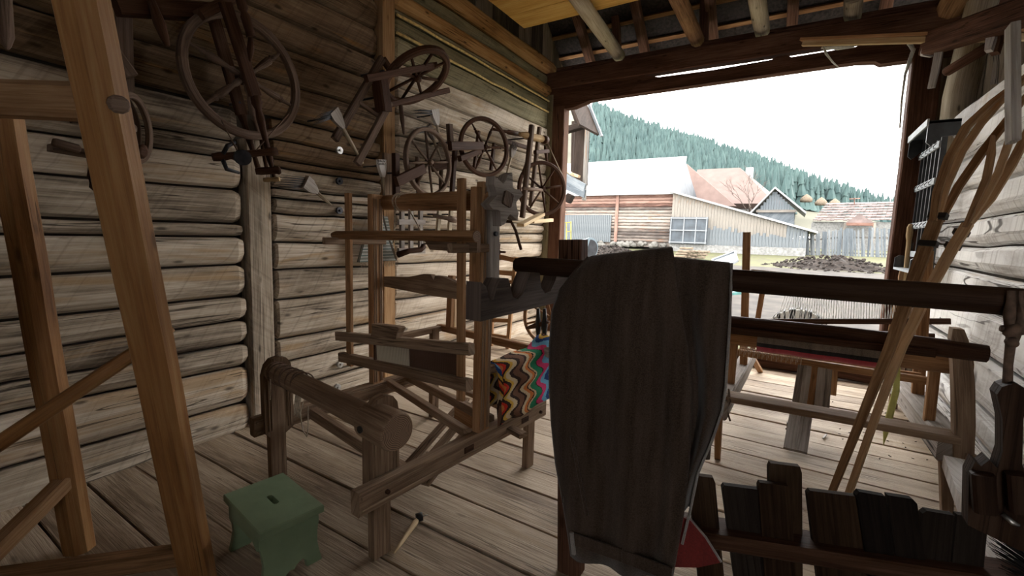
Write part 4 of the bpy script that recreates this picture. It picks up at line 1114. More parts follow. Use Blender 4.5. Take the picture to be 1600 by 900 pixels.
l2(MB().bar((-0.341, 3.296, 0.000), (-0.38, 3.48, 0.28), 0.035, 0.035, (0, 1, 0), 0.1, w2=0.055, t2=0.055), 'leg', 'loom_warm')
l2(MB().bar((-0.243, 5.924, 0.000), (-0.32, 5.35, 0.30), 0.05, 0.05, (0, 1, 0), 0.1), 'leg', 'loom_warm')
l2(MB().bar((0.88, 5.35, 0.0), (0.86, 5.35, 0.28), 0.06, 0.06, (0, 1, 0), 0.1), 'leg', 'loom')
l2(MB().bar((-0.40, 3.56, 0.375), (0.90, 3.62, 0.375), 0.15, 0.045, ch=0.1, seg=4, wob=0.004), 'stretcher', 'loom')
lb_ = MB()
e0, e1, e2 = V(*(0.801, 3.388, 0.330)), V(*(0.734, 2.696, 0.330)), V(*(0.708, 2.199, 0.330))
lb_.loft([[e0, e1, e2, V(1.10, e2.y, .33), V(1.10, e1.y, .33), V(1.10, e0.y, .33)], [p - V(0, 0, 0.07) for p in (e0, e1, e2, V(1.10, e2.y, .33), V(1.10, e1.y, .33), V(1.10, e0.y, .33))]], [0, .07], [0, .4, .8, 1.3, 1.7, 2.1, 2.3])
LOWBENCH = lb_
# the thick front roller with a second bar under it
l2(MB().tube([(-0.50, 3.6, 0.915), (0.30, 3.6, 0.92), (0.78, 3.6, 0.905), (0.97, 3.6, 0.90)], [0.045, 0.05, 0.055, 0.05], 10, wob=0.03), 'front_roller', 'wheel')
l2(MB().bar((-0.46, 3.54, 0.865), (0.74, 3.545, 0.875), 0.04, 0.045, ch=0.2), 'roller_bar', 'wheel')
cu = [(0.961, 3.620, 0.213), (0.939, 3.620, 0.477), (0.912, 3.620, 0.705), (0.887, 3.620, 0.855), (0.862, 3.620, 0.966), (0.844, 3.620, 1.028)]
rings = []; us = []
for i, p in enumerate(cu):
    w_ = (0.060, 0.066, 0.066, 0.062, 0.054, 0.035)[i]
    rings.append([(p[0] - w_, 3.585, p[2]), (p[0] + w_ * .4, 3.585, p[2]), (p[0] + w_ * .4, 3.665, p[2]), (p[0] - w_, 3.665, p[2])]); us.append(p[2])
l2(MB().loft(rings, us, [0, .1, .2, .3, .4]), 'curved_upright', 'loom')
l2(MB().bar((-0.40, 3.62, 0.33), (-0.41, 3.62, 0.96), 0.06, 0.06, (0, 1, 0), 0.1), 'upright', 'loom')
l2(MB().bar((0.845, 3.98, 0.33), (0.835, 3.98, 0.82), 0.055, 0.06, (0, 1, 0), 0.1), 'upright', 'loom_warm')
l2(MB().bar((-0.36, 3.95, 0.35), (-0.36, 3.95, 0.80), 0.055, 0.06, (0, 1, 0), 0.1), 'upright', 'loom_warm')
# cloth beam and the woven cloth on it
l2(MB().lathe((-0.44, 3.95, 0.735), (1.00, 3.95, 0.745), [(0, .055), (1, .062)], 14), 'cloth_beam', 'loom_warm')
cb_ = MB(); rings = []; us = []
for i in range(9):
    x = -0.20 + i * 0.10
    rr = 0.082 + 0.003 * sin(i * 2.2)
    rings.append([(x, 3.95 - rr * sin(2 * pi * j / 16), 0.738 + rr * cos(2 * pi * j / 16)) for j in range(16)]); us.append(i * 0.1)
cb_.loft(rings, us, [j / 16 for j in range(17)], smooth=True)
for k_, f in enumerate(cb_.f):
    j = k_ % 16 if k_ < 8 * 16 else 0
    cb_.mi[k_] = 1 if j == 4 else 2 if 5 <= j <= 8 else 0
cw = cb_.build('woven_cloth', [M['woven_grey'], M['woven_black'], M['woven_red']], lm2)
l2(MB().bar((-0.38, 4.40, 0.525), (0.90, 4.40, 0.515), 0.05, 0.055, ch=0.12), 'treadle_rail', 'loom_warm')
l2(MB().bar((-0.36, 4.52, 0.535), (0.88, 4.52, 0.53), 0.03, 0.02, ch=0.12), 'treadle_rail', 'loom_warm')
l2(MB().bar((-0.377, 4.700, 0.755), (1.041, 4.700, 0.935), 0.035, 0.045, ch=0.15), 'back_bar', 'wheel')
l2(MB().bar((-0.071, 4.600, 0.775), (0.263, 4.600, 0.791), 0.03, 0.05, ch=0.15), 'back_bar', 'wheel')
l2(MB().bar((0.480, 4.850, 0.735), (0.994, 4.850, 0.776), 0.04, 0.06, ch=0.15), 'back_bar', 'wheel')
l2(MB().bar((-0.33, 4.64, 0.35), (-0.400, 4.640, 1.579), 0.062, 0.055, (0, 1, 0), 0.12), 'tall_post', 'loom_warm')
l2(MB().bar((-0.31, 5.33, 0.35), (-0.261, 5.330, 1.091), 0.05, 0.05, (0, 1, 0), 0.12), 'tall_post', 'loom_warm')
l2(MB().bar((0.90, 4.64, 0.33), (0.839, 4.640, 1.465), 0.075, 0.06, (0, 1, 0), 0.12), 'tall_post', 'loom_warm')
l2(MB().bar((0.88, 5.3, 0.33), (0.88, 5.3, 0.95), 0.07, 0.06, (0, 1, 0), 0.12), 'tall_post', 'loom')
l2(MB().bar((-0.34, 4.66, 1.235), (0.93, 4.66, 1.185), 0.02, 0.025, ch=0.2), 'heddle_rod', 'loom')
wp_ = MB()
for i in range(84):
    t = i / 83
    a = V(*lerp((-0.02, 4.66, 1.21), (0.70, 4.66, 1.19), t)); b = V(*lerp((-0.10 + 0.12 * (i % 2), 4.72, 0.80), (0.78 - 0.06 * (i % 2), 4.72, 0.90), t))
    wp_.tube([a, b], 0.0022, 3, caps=False)
o = l2(wp_, 'warp_threads', 'white_string'); o['kind'] = 'stuff'
hd = MB()
for i in range(40):
    x = -0.33 + i * 0.011
    hd.bar((x, 4.1, 0.56 + 0.02 * (i % 3)), (x, 4.1, 0.70), 0.005, 0.006, (0, 1, 0), 0.2)
o = l2(hd, 'heddles', 'string'); o['kind'] = 'stuff'
for i, (px, w_) in enumerate(((0, .05), (1, .05), (2, .035), (3, .05), (4, .05))):
    top = V(0.115 + i * 0.045, 4.40, 0.52); bot = V(0.09 + i * 0.05, 4.15, 0.16 + 0.03 * (i % 2))
    l2(MB().bar(top, bot, 0.052, 0.018, (0, 1, 0), 0.15), 'treadle_slat', 'grey_wood' if i != 2 else 'loom_warm')
for i in range(2):
    l2(MB().bar((0.10 + i * .075, 4.15, 0.19), (0.075 + i * .07, 3.70, 0.03), 0.075, 0.02, (0, 0, 1), 0.1), 'treadle', 'grey_wood')
l2(MB().bar((0.28, 4.42, 0.52), (0.12, 4.2, 0.2), 0.03, 0.018, (0, 1, 0), 0.15), 'treadle_slat', 'loom_warm')
l2(MB().bar((0.34, 4.42, 0.52), (0.345, 4.42, 0.28), 0.045, 0.018, (0, 1, 0), 0.15), 'treadle_slat', 'loom_warm')
l2(MB().tube([(0.66, 4.05, 0.74), (0.665, 4.02, 0.5), (0.63, 3.95, 0.25), (0.625, 3.95, 0.12)], [.012, .02, .022, .006], 6, flat=.4), 'hanging_ribbon', 'yellow_ribbon')
l2(MB().tube([(-0.33, 3.5, 0.45), (-0.31, 3.49, 0.36), (-0.33, 3.49, 0.30), (-0.30, 3.49, 0.22)], 0.007, 5), 'tied_cord', 'string_dark')
# striped cloth bundle seen behind the back bar
sd = MB(); c = V(*(0.071, 5.100, 0.690)); rx_ = 0.235; n_ = 42
stripes_black = set([2, 3, 6, 9, 10, 13, 16, 17, 18, 21, 23, 25, 26, 29, 30, 33, 36, 38])
rings = []; us = []
for i in range(n_ + 1):
    a = pi * (1 - i / n_)
    x, z = c.x + rx_ * cos(a), c.z + 0.19 * sin(a)
    rings.append([(x, c.y - 0.10, z - .01), (x, c.y, z + 0.008), (x, c.y + 0.10, z - 0.01), (c.x + (x - c.x) * 0.85, c.y + 0.08, c.z + (z - c.z) * .85), (c.x + (x - c.x) * 0.85, c.y - 0.08, c.z + (z - c.z) * .85)]); us.append(i / n_)
sd.loft(rings, us, [0, .1, .2, .3, .4, .5])
for k_ in range(n_ * 5):
    sd.mi[k_] = 1 if (k_ // 5) in stripes_black else 0
for i in range(n_):
    a0, a1 = pi * (1 - i / n_), pi * (1 - (i + 1) / n_)
    p0 = V(c.x + rx_ * cos(a0), c.y - 0.10, c.z + 0.19 * sin(a0)); p1 = V(c.x + rx_ * cos(a1), c.y - 0.10, c.z + 0.19 * sin(a1))
    q0 = V(c.x + rx_ * 0.72 * cos(a0), c.y - 0.16, c.z - 0.10); q1 = V(c.x + rx_ * 0.72 * cos(a1), c.y - 0.16, c.z - 0.10)
    sd.quad(q0, q1, p1, p0, 1 if i in stripes_black else 0)
o = sd.build('striped_bundle', [M['white_string'], M['black']], None, c)
tag(o, 'round black and white striped cloth bundle behind the low loom', 'cloth')

lbn = thing('low_bench', 'low pale plank bench along the whitewashed wall below the hanging hook', 'bench', (0.95, 3.2, 0))
LOWBENCH.build('seat', M['white_board'], lbn)
MB().bar((0.850, 3.394, 0.000), (0.830, 3.450, 0.270), 0.05, 0.06, (0, 1, 0), 0.1, w2=0.06).build('leg', M['loom'], lbn)
MB().bar((1.05, 2.5, 0.0), (1.05, 2.5, 0.27), 0.06, 0.06, (0, 1, 0), 0.1).build('leg', M['loom'], lbn)

# ------------------------------------------------------------------ honey coloured trestle at the left edge
tr = thing('wooden_trestle', 'tall honey brown trestle of peeled poles at the left edge', 'trestle', (-2.3, 0.7, 0))
def tp(mb, nm, mat, parent=None): return mb.build(nm, M[mat], parent or tr)
a1, b1 = (-2.691, 0.615, 0.000), (-2.683, 0.502, 1.920)
a2, b2 = (-2.009, 0.818, 0.000), (-1.688, 0.471, 2.197)
tp(MB().bar(a1, b1, 0.115, 0.10, (0.6, -1, 0), 0.29, seg=9, wob=0.006), 'leg', 'honey')
l2g = tp(MB().bar(a2, b2, 0.125, 0.115, (0.6, -1, 0), 0.29, seg=10, wob=0.007), 'leg', 'honey')
tp(MB().bar((-2.678, 0.597, 0.364), (-2.432, 0.147, 0.122), 0.07, 0.065, (0, 0, 1), 0.15, seg=3, wob=0.004), 'rung', 'honey_dark')
tp(MB().bar((-1.981, 0.790, 0.172), (-2.426, 0.155, 0.239), 0.075, 0.075, (0, 0, 1), 0.2, seg=4, wob=0.004), 'rung', 'honey_dark')
tp(MB().tube([(-1.864, 0.712, 1.135), (-1.862, 0.649, 1.096), (-2.244, 0.338, 0.744), (-2.396, 0.186, 0.586)], [0.016, 0.024, 0.027, 0.027], 10), 'dowel', 'honey')
tp(MB().bar((-1.746, 0.528, 1.842), (-2.230, 0.301, 1.863), 0.09, 0.10, (0, 0, 1), 0.2, seg=3, wob=0.004), 'rung', 'honey_dark')
tp(MB().lathe((-1.681, 0.544, 1.836), (-1.627, 0.531, 1.826), [(0, .026), (0.8, .025), (1, .02)], 10), 'peg', 'wheel_grey', l2g)
tp(MB().bar((-2.516, 0.142, 0.000), (-2.186, 0.327, 2.104), 0.115, 0.11, (0.6, -1, 0), 0.22, seg=5, wob=0.006), 'leg', 'honey')

# ------------------------------------------------------------------ green stool
sx, sy, sa = -1.925, 1.09, radians(-8.0)
stl = thing('step_stool', 'small green painted step stool with a hand slot in front of the brown loom', 'stool')
def sp_(mb, nm, mat='green_paint', parent=None): return mb.build(nm, M[mat], parent or stl, LO)
# top with a real slot: four boards' worth of faces about the hole, then the rim
hx, hy = 0.205, 0.135
slot = [(0.055 * (1 if abs(a) < pi / 2 else -1) * 0 + (0.032 if cos(a) > 0 else -0.032) + 0.013 * cos(a), 0.013 * sin(a)) for a in [2 * pi * (i + .5) / 16 for i in range(16)]]
def rect_pt(a):
    c_, s_ = cos(a), sin(a)
    k_ = min(hx / abs(c_) if abs(c_) > 1e-6 else 9, hy / abs(s_) if abs(s_) > 1e-6 else 9)
    return (c_ * k_, s_ * k_)
outer = []
for i in range(16):
    a = 2 * pi * (i + .5) / 16
    outer.append(rect_pt(a))
for i_, cn in ((1, (hx, hy)), (6, (-hx, hy)), (9, (-hx, -hy)), (14, (hx, -hy))):
    outer[i_] = cn
mb = MB()
slot = [(x, y) for x, y in slot]
prof_z = [(1, 0.232, slot), (1, 0.27, slot)]
ringsT = [[(x, y, 0.235) for x, y in slot], [(x, y, 0.270) for x, y in slot], [(x * .985, y * .98, 0.270) for x, y in outer], [(x, y, 0.264) for x, y in outer], [(x, y, 0.238) for x, y in outer], [(x * .985, y * .98, 0.235) for x, y in outer], [(x, y, 0.235) for x, y in slot]]
mb.loft(ringsT, [0, .03, .1, .11, .14, .15, .2], [i / 16 for i in range(17)], caps=False)
sp_(mb, 'top')
leg_o = [(-0.128, 0.238), (0.128, 0.238), (0.128, 0.19), (0.118, 0.14), (0.114, 0.09), (0.120, 0.045), (0.130, 0.0), (0.062, 0.0), (0.060, 0.030), (0.044, 0.046), (0.02, 0.036), (0.004, 0.018), (-0.012, 0.024), (-0.03, 0.012), (-0.045, 0.0), (-0.130, 0.0), (-0.120, 0.045), (-0.114, 0.09), (-0.118, 0.14), (-0.128, 0.19)]
for xx, lean in ((0.175, 0.10), (-0.175, -0.10)):
    sp_(MB().plate(leg_o, (xx + lean * 0.0, 0, 0), (0, 1, 0), (-lean, 0, 1), 0.024, grain='y'), 'end_panel')
ap_ = [(-0.165, 0.235), (0.165, 0.235), (0.165, 0.165), (0.14, 0.155), (0.10, 0.18), (-0.10, 0.18), (-0.14, 0.155), (-0.165, 0.165)]
for yy in (-0.118, 0.118):
    sp_(MB().plate(ap_, (0, yy, 0), (1, 0, 0), (0, 0, 1), 0.02), 'apron')
stl.location = (sx, sy, 0); stl.rotation_euler = (0, 0, sa)

# spindle lying on the floor
a, b = (-1.467, 1.391, 0.000), (-1.550, 1.639, 0.000)
sp1 = thing('drop_spindle', 'thin wooden spindle with a dark whorl lying on the floor under the loom beam', 'spindle', a)
MB().lathe(V(*a) + V(0, 0, .012), V(*b) + V(0, 0, .02), [(0, .005), (0.2, .010), (0.6, .013), (0.85, .016), (0.95, .010), (1, .006)], 8).build('shaft', M['lath'], sp1)
MB().lathe(V(*b) + V(-.005, -.01, .024), V(*b) + V(0.012, 0.016, .026), [(0, .022), (1, .022)], 10).build('whorl', M['black'], sp1)
MB().lathe(V(*b) + V(0.012, 0.016, .026), V(*b) + V(0.03, 0.04, .03), [(0, .004), (1, .002)], 6).build('tip', M['white_string'], sp1)

# little pulley block on the floor
a = (0.076, 4.023, 0.000)
pb = thing('pulley_block', 'tiny white and black pulley block standing on the floor before the low loom', 'pulley', a)
for dx in (-0.022, 0.022):
    MB().box((a[0] + dx - 0.006, a[1] - 0.012, 0.0), (a[0] + dx + 0.006, a[1] + 0.012, 0.115), 0.1).build('cheek', M['white_paint'], pb)
MB().box((a[0] - 0.03, a[1] - 0.012, 0.085), (a[0] + 0.03, a[1] + 0.012, 0.118), 0.1).build('cap', M['white_board'], pb)
MB().lathe((a[0] - 0.034, a[1], 0.06), (a[0] + 0.034, a[1], 0.06), [(0, .006), (0.25, .006), (0.26, .02), (0.74, .02), (0.75, .006), (1, .006)], 10).build('wheel', M['black'], pb)
a, b = (0.294, 4.138, 0.000), (0.319, 4.239, 0.000)
tag(MB().bar(V(*a) + V(0, 0, .006), V(*b) + V(0, 0, .006), 0.012, 0.01).build('wood_chip', M['white_board'], None, a), 'tiny white chip of wood on the floor beside the low loom', 'chip')
for i, (px, py) in enumerate(()): pass

M['chaff'] = plain('dark_chaff', (0.05, 0.035, 0.025), 0.9)
ch_ = MB()
rc_ = random.Random(11)
for i in range(46):
    x, y = rc_.uniform(0.35, 0.95), rc_.uniform(3.9, 5.2)
    a = rc_.random() * 6; l = rc_.uniform(.006, .02)
    ch_.bar((x, y, .002), (x + cos(a) * l, y + sin(a) * l, .005), .008, .004, ch=.3)
o = ch_.build('chaff', M['chaff'], None, (0.65, 4.5, 0)); o['kind'] = 'stuff'; o['label'] = 'dark crumbs of chaff scattered on the floor beside the low loom'; o['category'] = 'chaff'

# ------------------------------------------------------------------ dark frame in front: post, notched arm, long rail
fr = thing('drying_frame', 'dark wooden post with a notched arm in front of the looms', 'frame', (-0.75, 1.76, 0))
MB().bar((-0.745, 1.775, 0), (-0.805, 1.775, 1.485), 0.105, 0.085, (0, 1, 0), 0.12, seg=6, wob=0.003).build('post', M['beam_dark'], fr)
ay = [(1.06, 1.245), (1.80, 1.245), (1.80, 1.37), (1.60, 1.372), (1.555, 1.368), (1.535, 1.33), (1.50, 1.295), (1.455, 1.29), (1.425, 1.315), (1.41, 1.368), (1.345, 1.372), (1.325, 1.345), (1.30, 1.305), (1.265, 1.288), (1.235, 1.30), (1.215, 1.345), (1.205, 1.362), (1.16, 1.364), (1.14, 1.34), (1.125, 1.305), (1.105, 1.30), (1.085, 1.345), (1.06, 1.36)]
MB().plate(ay, (-0.79, 0, 0), (0, 1, 0), (0, 0, 1), 0.055).build('notched_arm', M['arm_wood'], fr)
rail = MB().tube([(-0.90, 1.475, 1.385), (-0.86, 1.475, 1.386), (-0.3, 1.475, 1.385), (0.2, 1.475, 1.383), (0.7, 1.475, 1.378), (1.2, 1.475, 1.372)], [0.026, 0.033, 0.034, 0.033, 0.034, 0.034], 10, wob=0.05, flat=1.0).build('hanging_rail', M['dark_wood'], None, (0, 1.475, 1.38))
tag(rail, 'long dark pole lying across the view with the wool trousers over it', 'pole')

# ------------------------------------------------------------------ wool trousers over the rail
tz = thing('wool_trousers', 'dark brown wool trousers folded over the long dark pole', 'trousers', (-0.5, 1.475, 1.42))
def sheet(path_l, path_r, y_front, th, mat, nm, folds, seed, parent, back=None):
    """hanging fabric: left and right edge points (x, z) row by row; folded thickness th"""
    rings, us = [], []
    n = 44
    for i, ((xl, zl), (xr, zr)) in enumerate(zip(path_l, path_r)):
        fr_, bk_ = [], []
        for j in range(n + 1):
            t = j / n
            x, z = xl + (xr - xl) * t, zl + (zr - zl) * t
            hang = min(1.0, max(0.0, i - 2) / 3.0)
            fo = sum(a * math.exp(-((t - c) / w) ** 2) for c, w, a in folds) * hang
            nz_ = 0.006 * noise.noise(Vector((x * 9, z * 5, seed)))
            edge = 1 - abs(2 * t - 1) ** 4
            yf = y_front[i] - th * 0.5 * edge - fo + nz_
            yb = y_front[i] + th * 0.5 * edge - fo * 0.3 + nz_
            fr_.append((x, yf, z)); bk_.append((x, yb, z - 0.002))
        rings.append(fr_ + list(reversed(bk_))); us.append(-zl)
    m_ = len(rings[0])
    return MB().loft(rings, us, [j * 0.015 for j in range(m_ + 1)], smooth=True).build(nm, M[mat], parent)
YT = 1.43
L_ = [(-0.594, 1.470, 1.436), (-0.596, 1.440, 1.430), (-0.638, 1.430, 1.378), (-0.686, 1.430, 1.314), (-0.710, 1.430, 1.237), (-0.714, 1.430, 1.109), (-0.708, 1.430, 0.969), (-0.694, 1.430, 0.828), (-0.670, 1.430, 0.688), (-0.638, 1.420, 0.556), (-0.613, 1.420, 0.442), (-0.596, 1.420, 0.359)]
R_ = [(-0.335, 1.470, 1.477), (-0.321, 1.440, 1.472), (-0.309, 1.430, 1.439), (-0.297, 1.430, 1.372), (-0.275, 1.430, 1.277), (-0.250, 1.430, 1.182), (-0.234, 1.430, 1.065), (-0.226, 1.430, 0.946), (-0.221, 1.430, 0.823), (-0.224, 1.420, 0.680), (-0.234, 1.420, 0.548), (-0.245, 1.420, 0.422)]
main = sheet([(p[0], p[2]) for p in L_], [(p[0], p[2]) for p in R_], [1.475, 1.435, 1.415] + [1.41] * 9, 0.035, 'wool', 'front_leg', [(0.60, 0.13, 0.018), (0.36, 0.14, -0.014), (0.78, 0.09, -0.016), (0.92, 0.07, 0.014), (0.12, 0.12, 0.012)], 1.0, tz)
L2_ = [(-0.354, 1.490, 1.447), (-0.335, 1.460, 1.443), (-0.325, 1.460, 1.408), (-0.308, 1.460, 1.309), (-0.287, 1.460, 1.190), (-0.267, 1.460, 1.071), (-0.256, 1.460, 0.969), (-0.252, 1.460, 0.865), (-0.257, 1.460, 0.757), (-0.263, 1.460, 0.645)]
R2_ = [(-0.167, 1.490, 1.437), (-0.157, 1.460, 1.434), (-0.154, 1.460, 1.400), (-0.151, 1.460, 1.287), (-0.147, 1.460, 1.172), (-0.145, 1.460, 1.075), (-0.146, 1.460, 0.995), (-0.171, 1.460, 0.887), (-0.201, 1.460, 0.785), (-0.219, 1.460, 0.661)]
second = sheet([(p[0], p[2]) for p in L2_], [(p[0], p[2]) for p in R2_], [1.475, 1.428, 1.43, 1.44, 1.45] + [1.455] * 5, 0.028, 'wool', 'rear_leg', [(0.28, 0.16, -0.045), (0.66, 0.20, 0.035), (0.95, 0.10, -0.015)], 5.0, tz)
# the other half hanging behind the pole
MB().box((-0.60, 1.515, 0.80), (-0.18, 1.54, 1.40), 0.3).build('back_fold', M['wool'], tz)
MB().tube([(-0.60, 1.475, 1.385), (-0.45, 1.475, 1.387), (-0.31, 1.475, 1.385)], 0.040, 14).build('top_fold', M['wool'], tz)
# fuzzy cut edges
ed = [(-0.155, 1.425, 1.437), (-0.151, 1.420, 1.366), (-0.148, 1.430, 1.292), (-0.145, 1.440, 1.158), (-0.144, 1.440, 1.071), (-0.147, 1.440, 0.998), (-0.169, 1.440, 0.896), (-0.200, 1.435, 0.786), (-0.213, 1.430, 0.658), (-0.226, 1.420, 0.551)]
MB().tube(ed, 0.0045, 6).build('selvedge', M['wool_edge'], tz)
ed = [(-0.587, 1.420, 1.433), (-0.631, 1.410, 1.380), (-0.679, 1.410, 1.317), (-0.702, 1.410, 1.240), (-0.706, 1.410, 1.103), (-0.701, 1.410, 0.975), (-0.687, 1.410, 0.836), (-0.663, 1.410, 0.699), (-0.629, 1.400, 0.557)]
MB().tube(ed, 0.004, 6).build('selvedge', M['wool'], tz)
# side pocket welt, waistband, belt loop
MB().bar((-0.598, 1.375, 0.825), (-0.528, 1.375, 0.559), 0.012, 0.008, (0, 1, 0), 0.3, seg=4, wob=0.001).build('pocket_welt', M['wool'], tz)
MB().bar((-0.570, 1.375, 0.455), (-0.400, 1.375, 0.466), 0.008, 0.045, (0, 0, 1), 0.2, seg=4).build('waistband', M['wool'], tz)
MB().bar((-0.401, 1.378, 0.463), (-0.242, 1.378, 0.467), 0.008, 0.045, (0, 0, 1), 0.2, seg=4).build('waistband', M['wool'], tz)
MB().bar((-0.579, 1.370, 0.479), (-0.566, 1.370, 0.403), 0.014, 0.01, (0, 1, 0), 0.2).build('belt_loop', M['wool_edge'], tz)
rp = [(-0.238, 1.455, 0.618), (-0.213, 1.455, 0.618), (-0.165, 1.460, 0.574), (-0.116, 1.465, 0.509), (-0.182, 1.460, 0.466), (-0.248, 1.455, 0.442)]
MB().loft([[(p[0], p[1] - .004, p[2]) for p in rp], [(p[0], p[1] + .004, p[2]) for p in rp]], [0, .01], [i * .05 for i in range(7)]).build('red_lining', M['red_felt'], tz)
MB().tube([(-0.214, 1.450, 0.625), (-0.164, 1.455, 0.577), (-0.116, 1.460, 0.512)], 0.0035, 6).build('lining_edge', M['wool_edge'], tz)

# ------------------------------------------------------------------ bench with flax hackles
bn = thing('hackle_bench', 'low dark slotted bench holding the flax hackle boards', 'bench', (0.1, 1.7, 0))
r0, r1 = V(-0.46, 1.50, 0.505), V(0.72, 1.93, 0.505)
rd_ = (r1 - r0).normalized(); rn_ = V(-rd_.y, rd_.x, 0)
MB().bar(r0, r1, 0.115, 0.055, ch=0.12, seg=5, wob=0.003).build('bench_rail', M['wheel'], bn)
for t in (0.06, 0.94):
    p = r0.lerp(r1, t)
    MB().bar((p.x, p.y, 0), (p.x, p.y, 0.48), 0.06, 0.06, (0, 1, 0), 0.1).build('leg', M['wheel'], bn)
def hackle(px_pts, w, h_up, h_dn, tilt, mat, lab, th=0.02, split=False, spikes=True, back=0.0):
    x, t_ = px_pts
    p = r0.lerp(r1, t_) + rn_ * back
    h = thing('flax_hackle', lab, 'hackle', p, 'flax hackles in the bench')
    d_ = (rd_ * cos(tilt) * 0 + V(0, 0, 1) - rd_ * tilt).normalized()
    ux_ = rd_
    ol = [(-w / 2, -h_dn), (w / 2, -h_dn), (w / 2, h_up * 0.92), (w * 0.44, h_up), (-w * 0.44, h_up), (-w / 2, h_up * 0.94)]
    if split:
        MB().plate([(-w / 2, -h_dn), (-0.002, -h_dn), (-0.002, h_up * .98), (-w * .44, h_up), (-w / 2, h_up * .94)], p, ux_, d_, th, grain='y').build('board', mat, h)
        MB().plate([(0.002, -h_dn), (w / 2, -h_dn), (w / 2, h_up * 0.93), (w * .44, h_up * .99), (0.006, h_up), (0.003, h_up * .4)], p, ux_, d_, th, grain='y').build('board', mat, h)
    else:
        MB().plate(ol, p, ux_, d_, th, grain='y').build('board', mat, h)
    if spikes:
        sp = MB()
        for i in range(6):
            for j in range(5):
                q = p + ux_ * (w * (-0.3 + i * 0.12)) + d_ * (h_up * 0.25 + j * 0.02) + rn_ * 0.01
                sp.lathe(q, q + rn_ * 0.09 + V(0, 0, 0.012), [(0, .0022), (1, .0006)], 4)
        o = sp.build('spikes', M['iron'], h); o['kind'] = 'stuff'
    return h
M['hk_dark'] = wood('sooty_board', (0.0058, 0.0043, 0.0038), (0.0168, 0.0125, 0.0101), (0.0288, 0.0226, 0.0187), knots=0.5, cracks=0.7, vary=0.2)
M['hk_brown'] = wood('brown_board', (0.0126, 0.0065, 0.0036), (0.0360, 0.0209, 0.0122), (0.0612, 0.0378, 0.0238), knots=0.7, cracks=0.6, vary=0.2)
if True:
    hackle((0, 0.235), 0.085, 0.21, 0.17, 0.16, M['hk_brown'], 'dark hackle board half hidden by the edge of the trousers, first in the bench', back=-0.01)
    hackle((0, 0.345), 0.135, 0.185, 0.21, 0.20, M['hk_dark'], 'short wide grey-black hackle board second from the trousers', back=0.0)
    hackle((0, 0.410), 0.095, 0.215, 0.17, 0.15, M['hk_brown'], 'narrow brown knotty hackle board in front of a taller paler one', back=-0.012)
    hackle((0, 0.440), 0.10, 0.265, 0.17, 0.10, M['hk_brown'], 'tall brown hackle board standing behind the narrow knotty one', back=0.03, spikes=False)
    hackle((0, 0.560), 0.155, 0.205, 0.22, 0.20, M['hk_brown'], 'wide brown hackle board with a dark knot, just below the leaning forks', back=0.0)
    hackle((0, 0.680), 0.165, 0.23, 0.22, 0.24, M['hk_dark'], 'tallest black hackle board with a crack of light down its top', split=True, back=-0.01)
    hackle((0, 0.800), 0.17, 0.185, 0.22, 0.05, M['hk_dark'], 'black split hackle board last in the bench, beside the hanging rope hook', split=True, back=0.0)

# a round bundle of bristles on the bench end
c = r0.lerp(r1, 0.93) + V(0, 0.02, 0.03)
bb = thing('bristle_brush', 'round black bristle brush at the right end of the hackle bench', 'brush', c)
MB().lathe(c + V(0.06, -0.02, -0.02), c + V(0.10, -0.03, 0.0), [(0, .075), (0.6, .07), (1, .03)], 12).build('brush_back', M['black'], bb)
br_ = MB()
for i in range(150):
    a = random.uniform(0, 2 * pi); q = sqrt(random.random())
    p = c + V(0.06, -0.02 + cos(a) * 0.065 * q, -0.02 + sin(a) * 0.065 * q)
    br_.lathe(p, p + V(-0.07 - random.random() * .03, cos(a) * 0.03 * q, 0.03 + sin(a) * 0.03 * q), [(0, .0025), (1, .001)], 3)
o = br_.build('bristles', M['black'], bb); o['kind'] = 'stuff'

# hook block hanging on a rope from the pole's end
hg = thing('rope_hook_block', 'dark wooden hook block hanging on a frayed rope at the right edge', 'hook', (0.421, 1.450, 1.385))
MB().tube([(0.413, 1.440, 1.407), (0.411, 1.430, 1.357), (0.422, 1.440, 1.299), (0.425, 1.440, 1.241), (0.430, 1.440, 1.183)], [.009, .011, .010, .008, .009], 7, wob=.3).build('rope', M['string_dark'], hg)
MB().tube([(0.428, 1.440, 1.408), (0.430, 1.430, 1.345), (0.427, 1.435, 1.294)], [.009, .010, .007], 7, wob=.3).build('rope', M['string_dark'], hg)
kn = MB()
for a, b in (((0.399, 1.430, 1.323), (0.437, 1.430, 1.318)), ((0.406, 1.420, 1.308), (0.427, 1.420, 1.335)), ((0.410, 1.425, 1.300), (0.429, 1.425, 1.289))):
    kn.tube([a, lerp(a, b, .5), b], [.006, .013, .006], 7, wob=.3)
kn.build('knot', M['string_dark'], hg)
ho = [(0.407, 1.440, 1.175), (0.413, 1.440, 1.194), (0.431, 1.440, 1.206), (0.448, 1.440, 1.198), (0.456, 1.440, 1.176), (0.453, 1.440, 1.128), (0.463, 1.440, 1.025), (0.475, 1.440, 1.006), (0.510, 1.440, 1.039), (0.534, 1.440, 0.833), (0.479, 1.440, 0.829), (0.393, 1.440, 0.856), (0.382, 1.440, 0.977), (0.389, 1.440, 1.011), (0.400, 1.440, 1.003), (0.411, 1.440, 1.022), (0.426, 1.440, 1.006), (0.430, 1.440, 1.046), (0.422, 1.440, 1.120)]
c = V(*ho[0])
MB().plate([(p[0] - c.x, p[2] - c.z) for p in reversed(ho)], c, (1, 0, 0), (0, 0, 1), 0.05, grain='y').build('block', M['dark_wood'], hg)
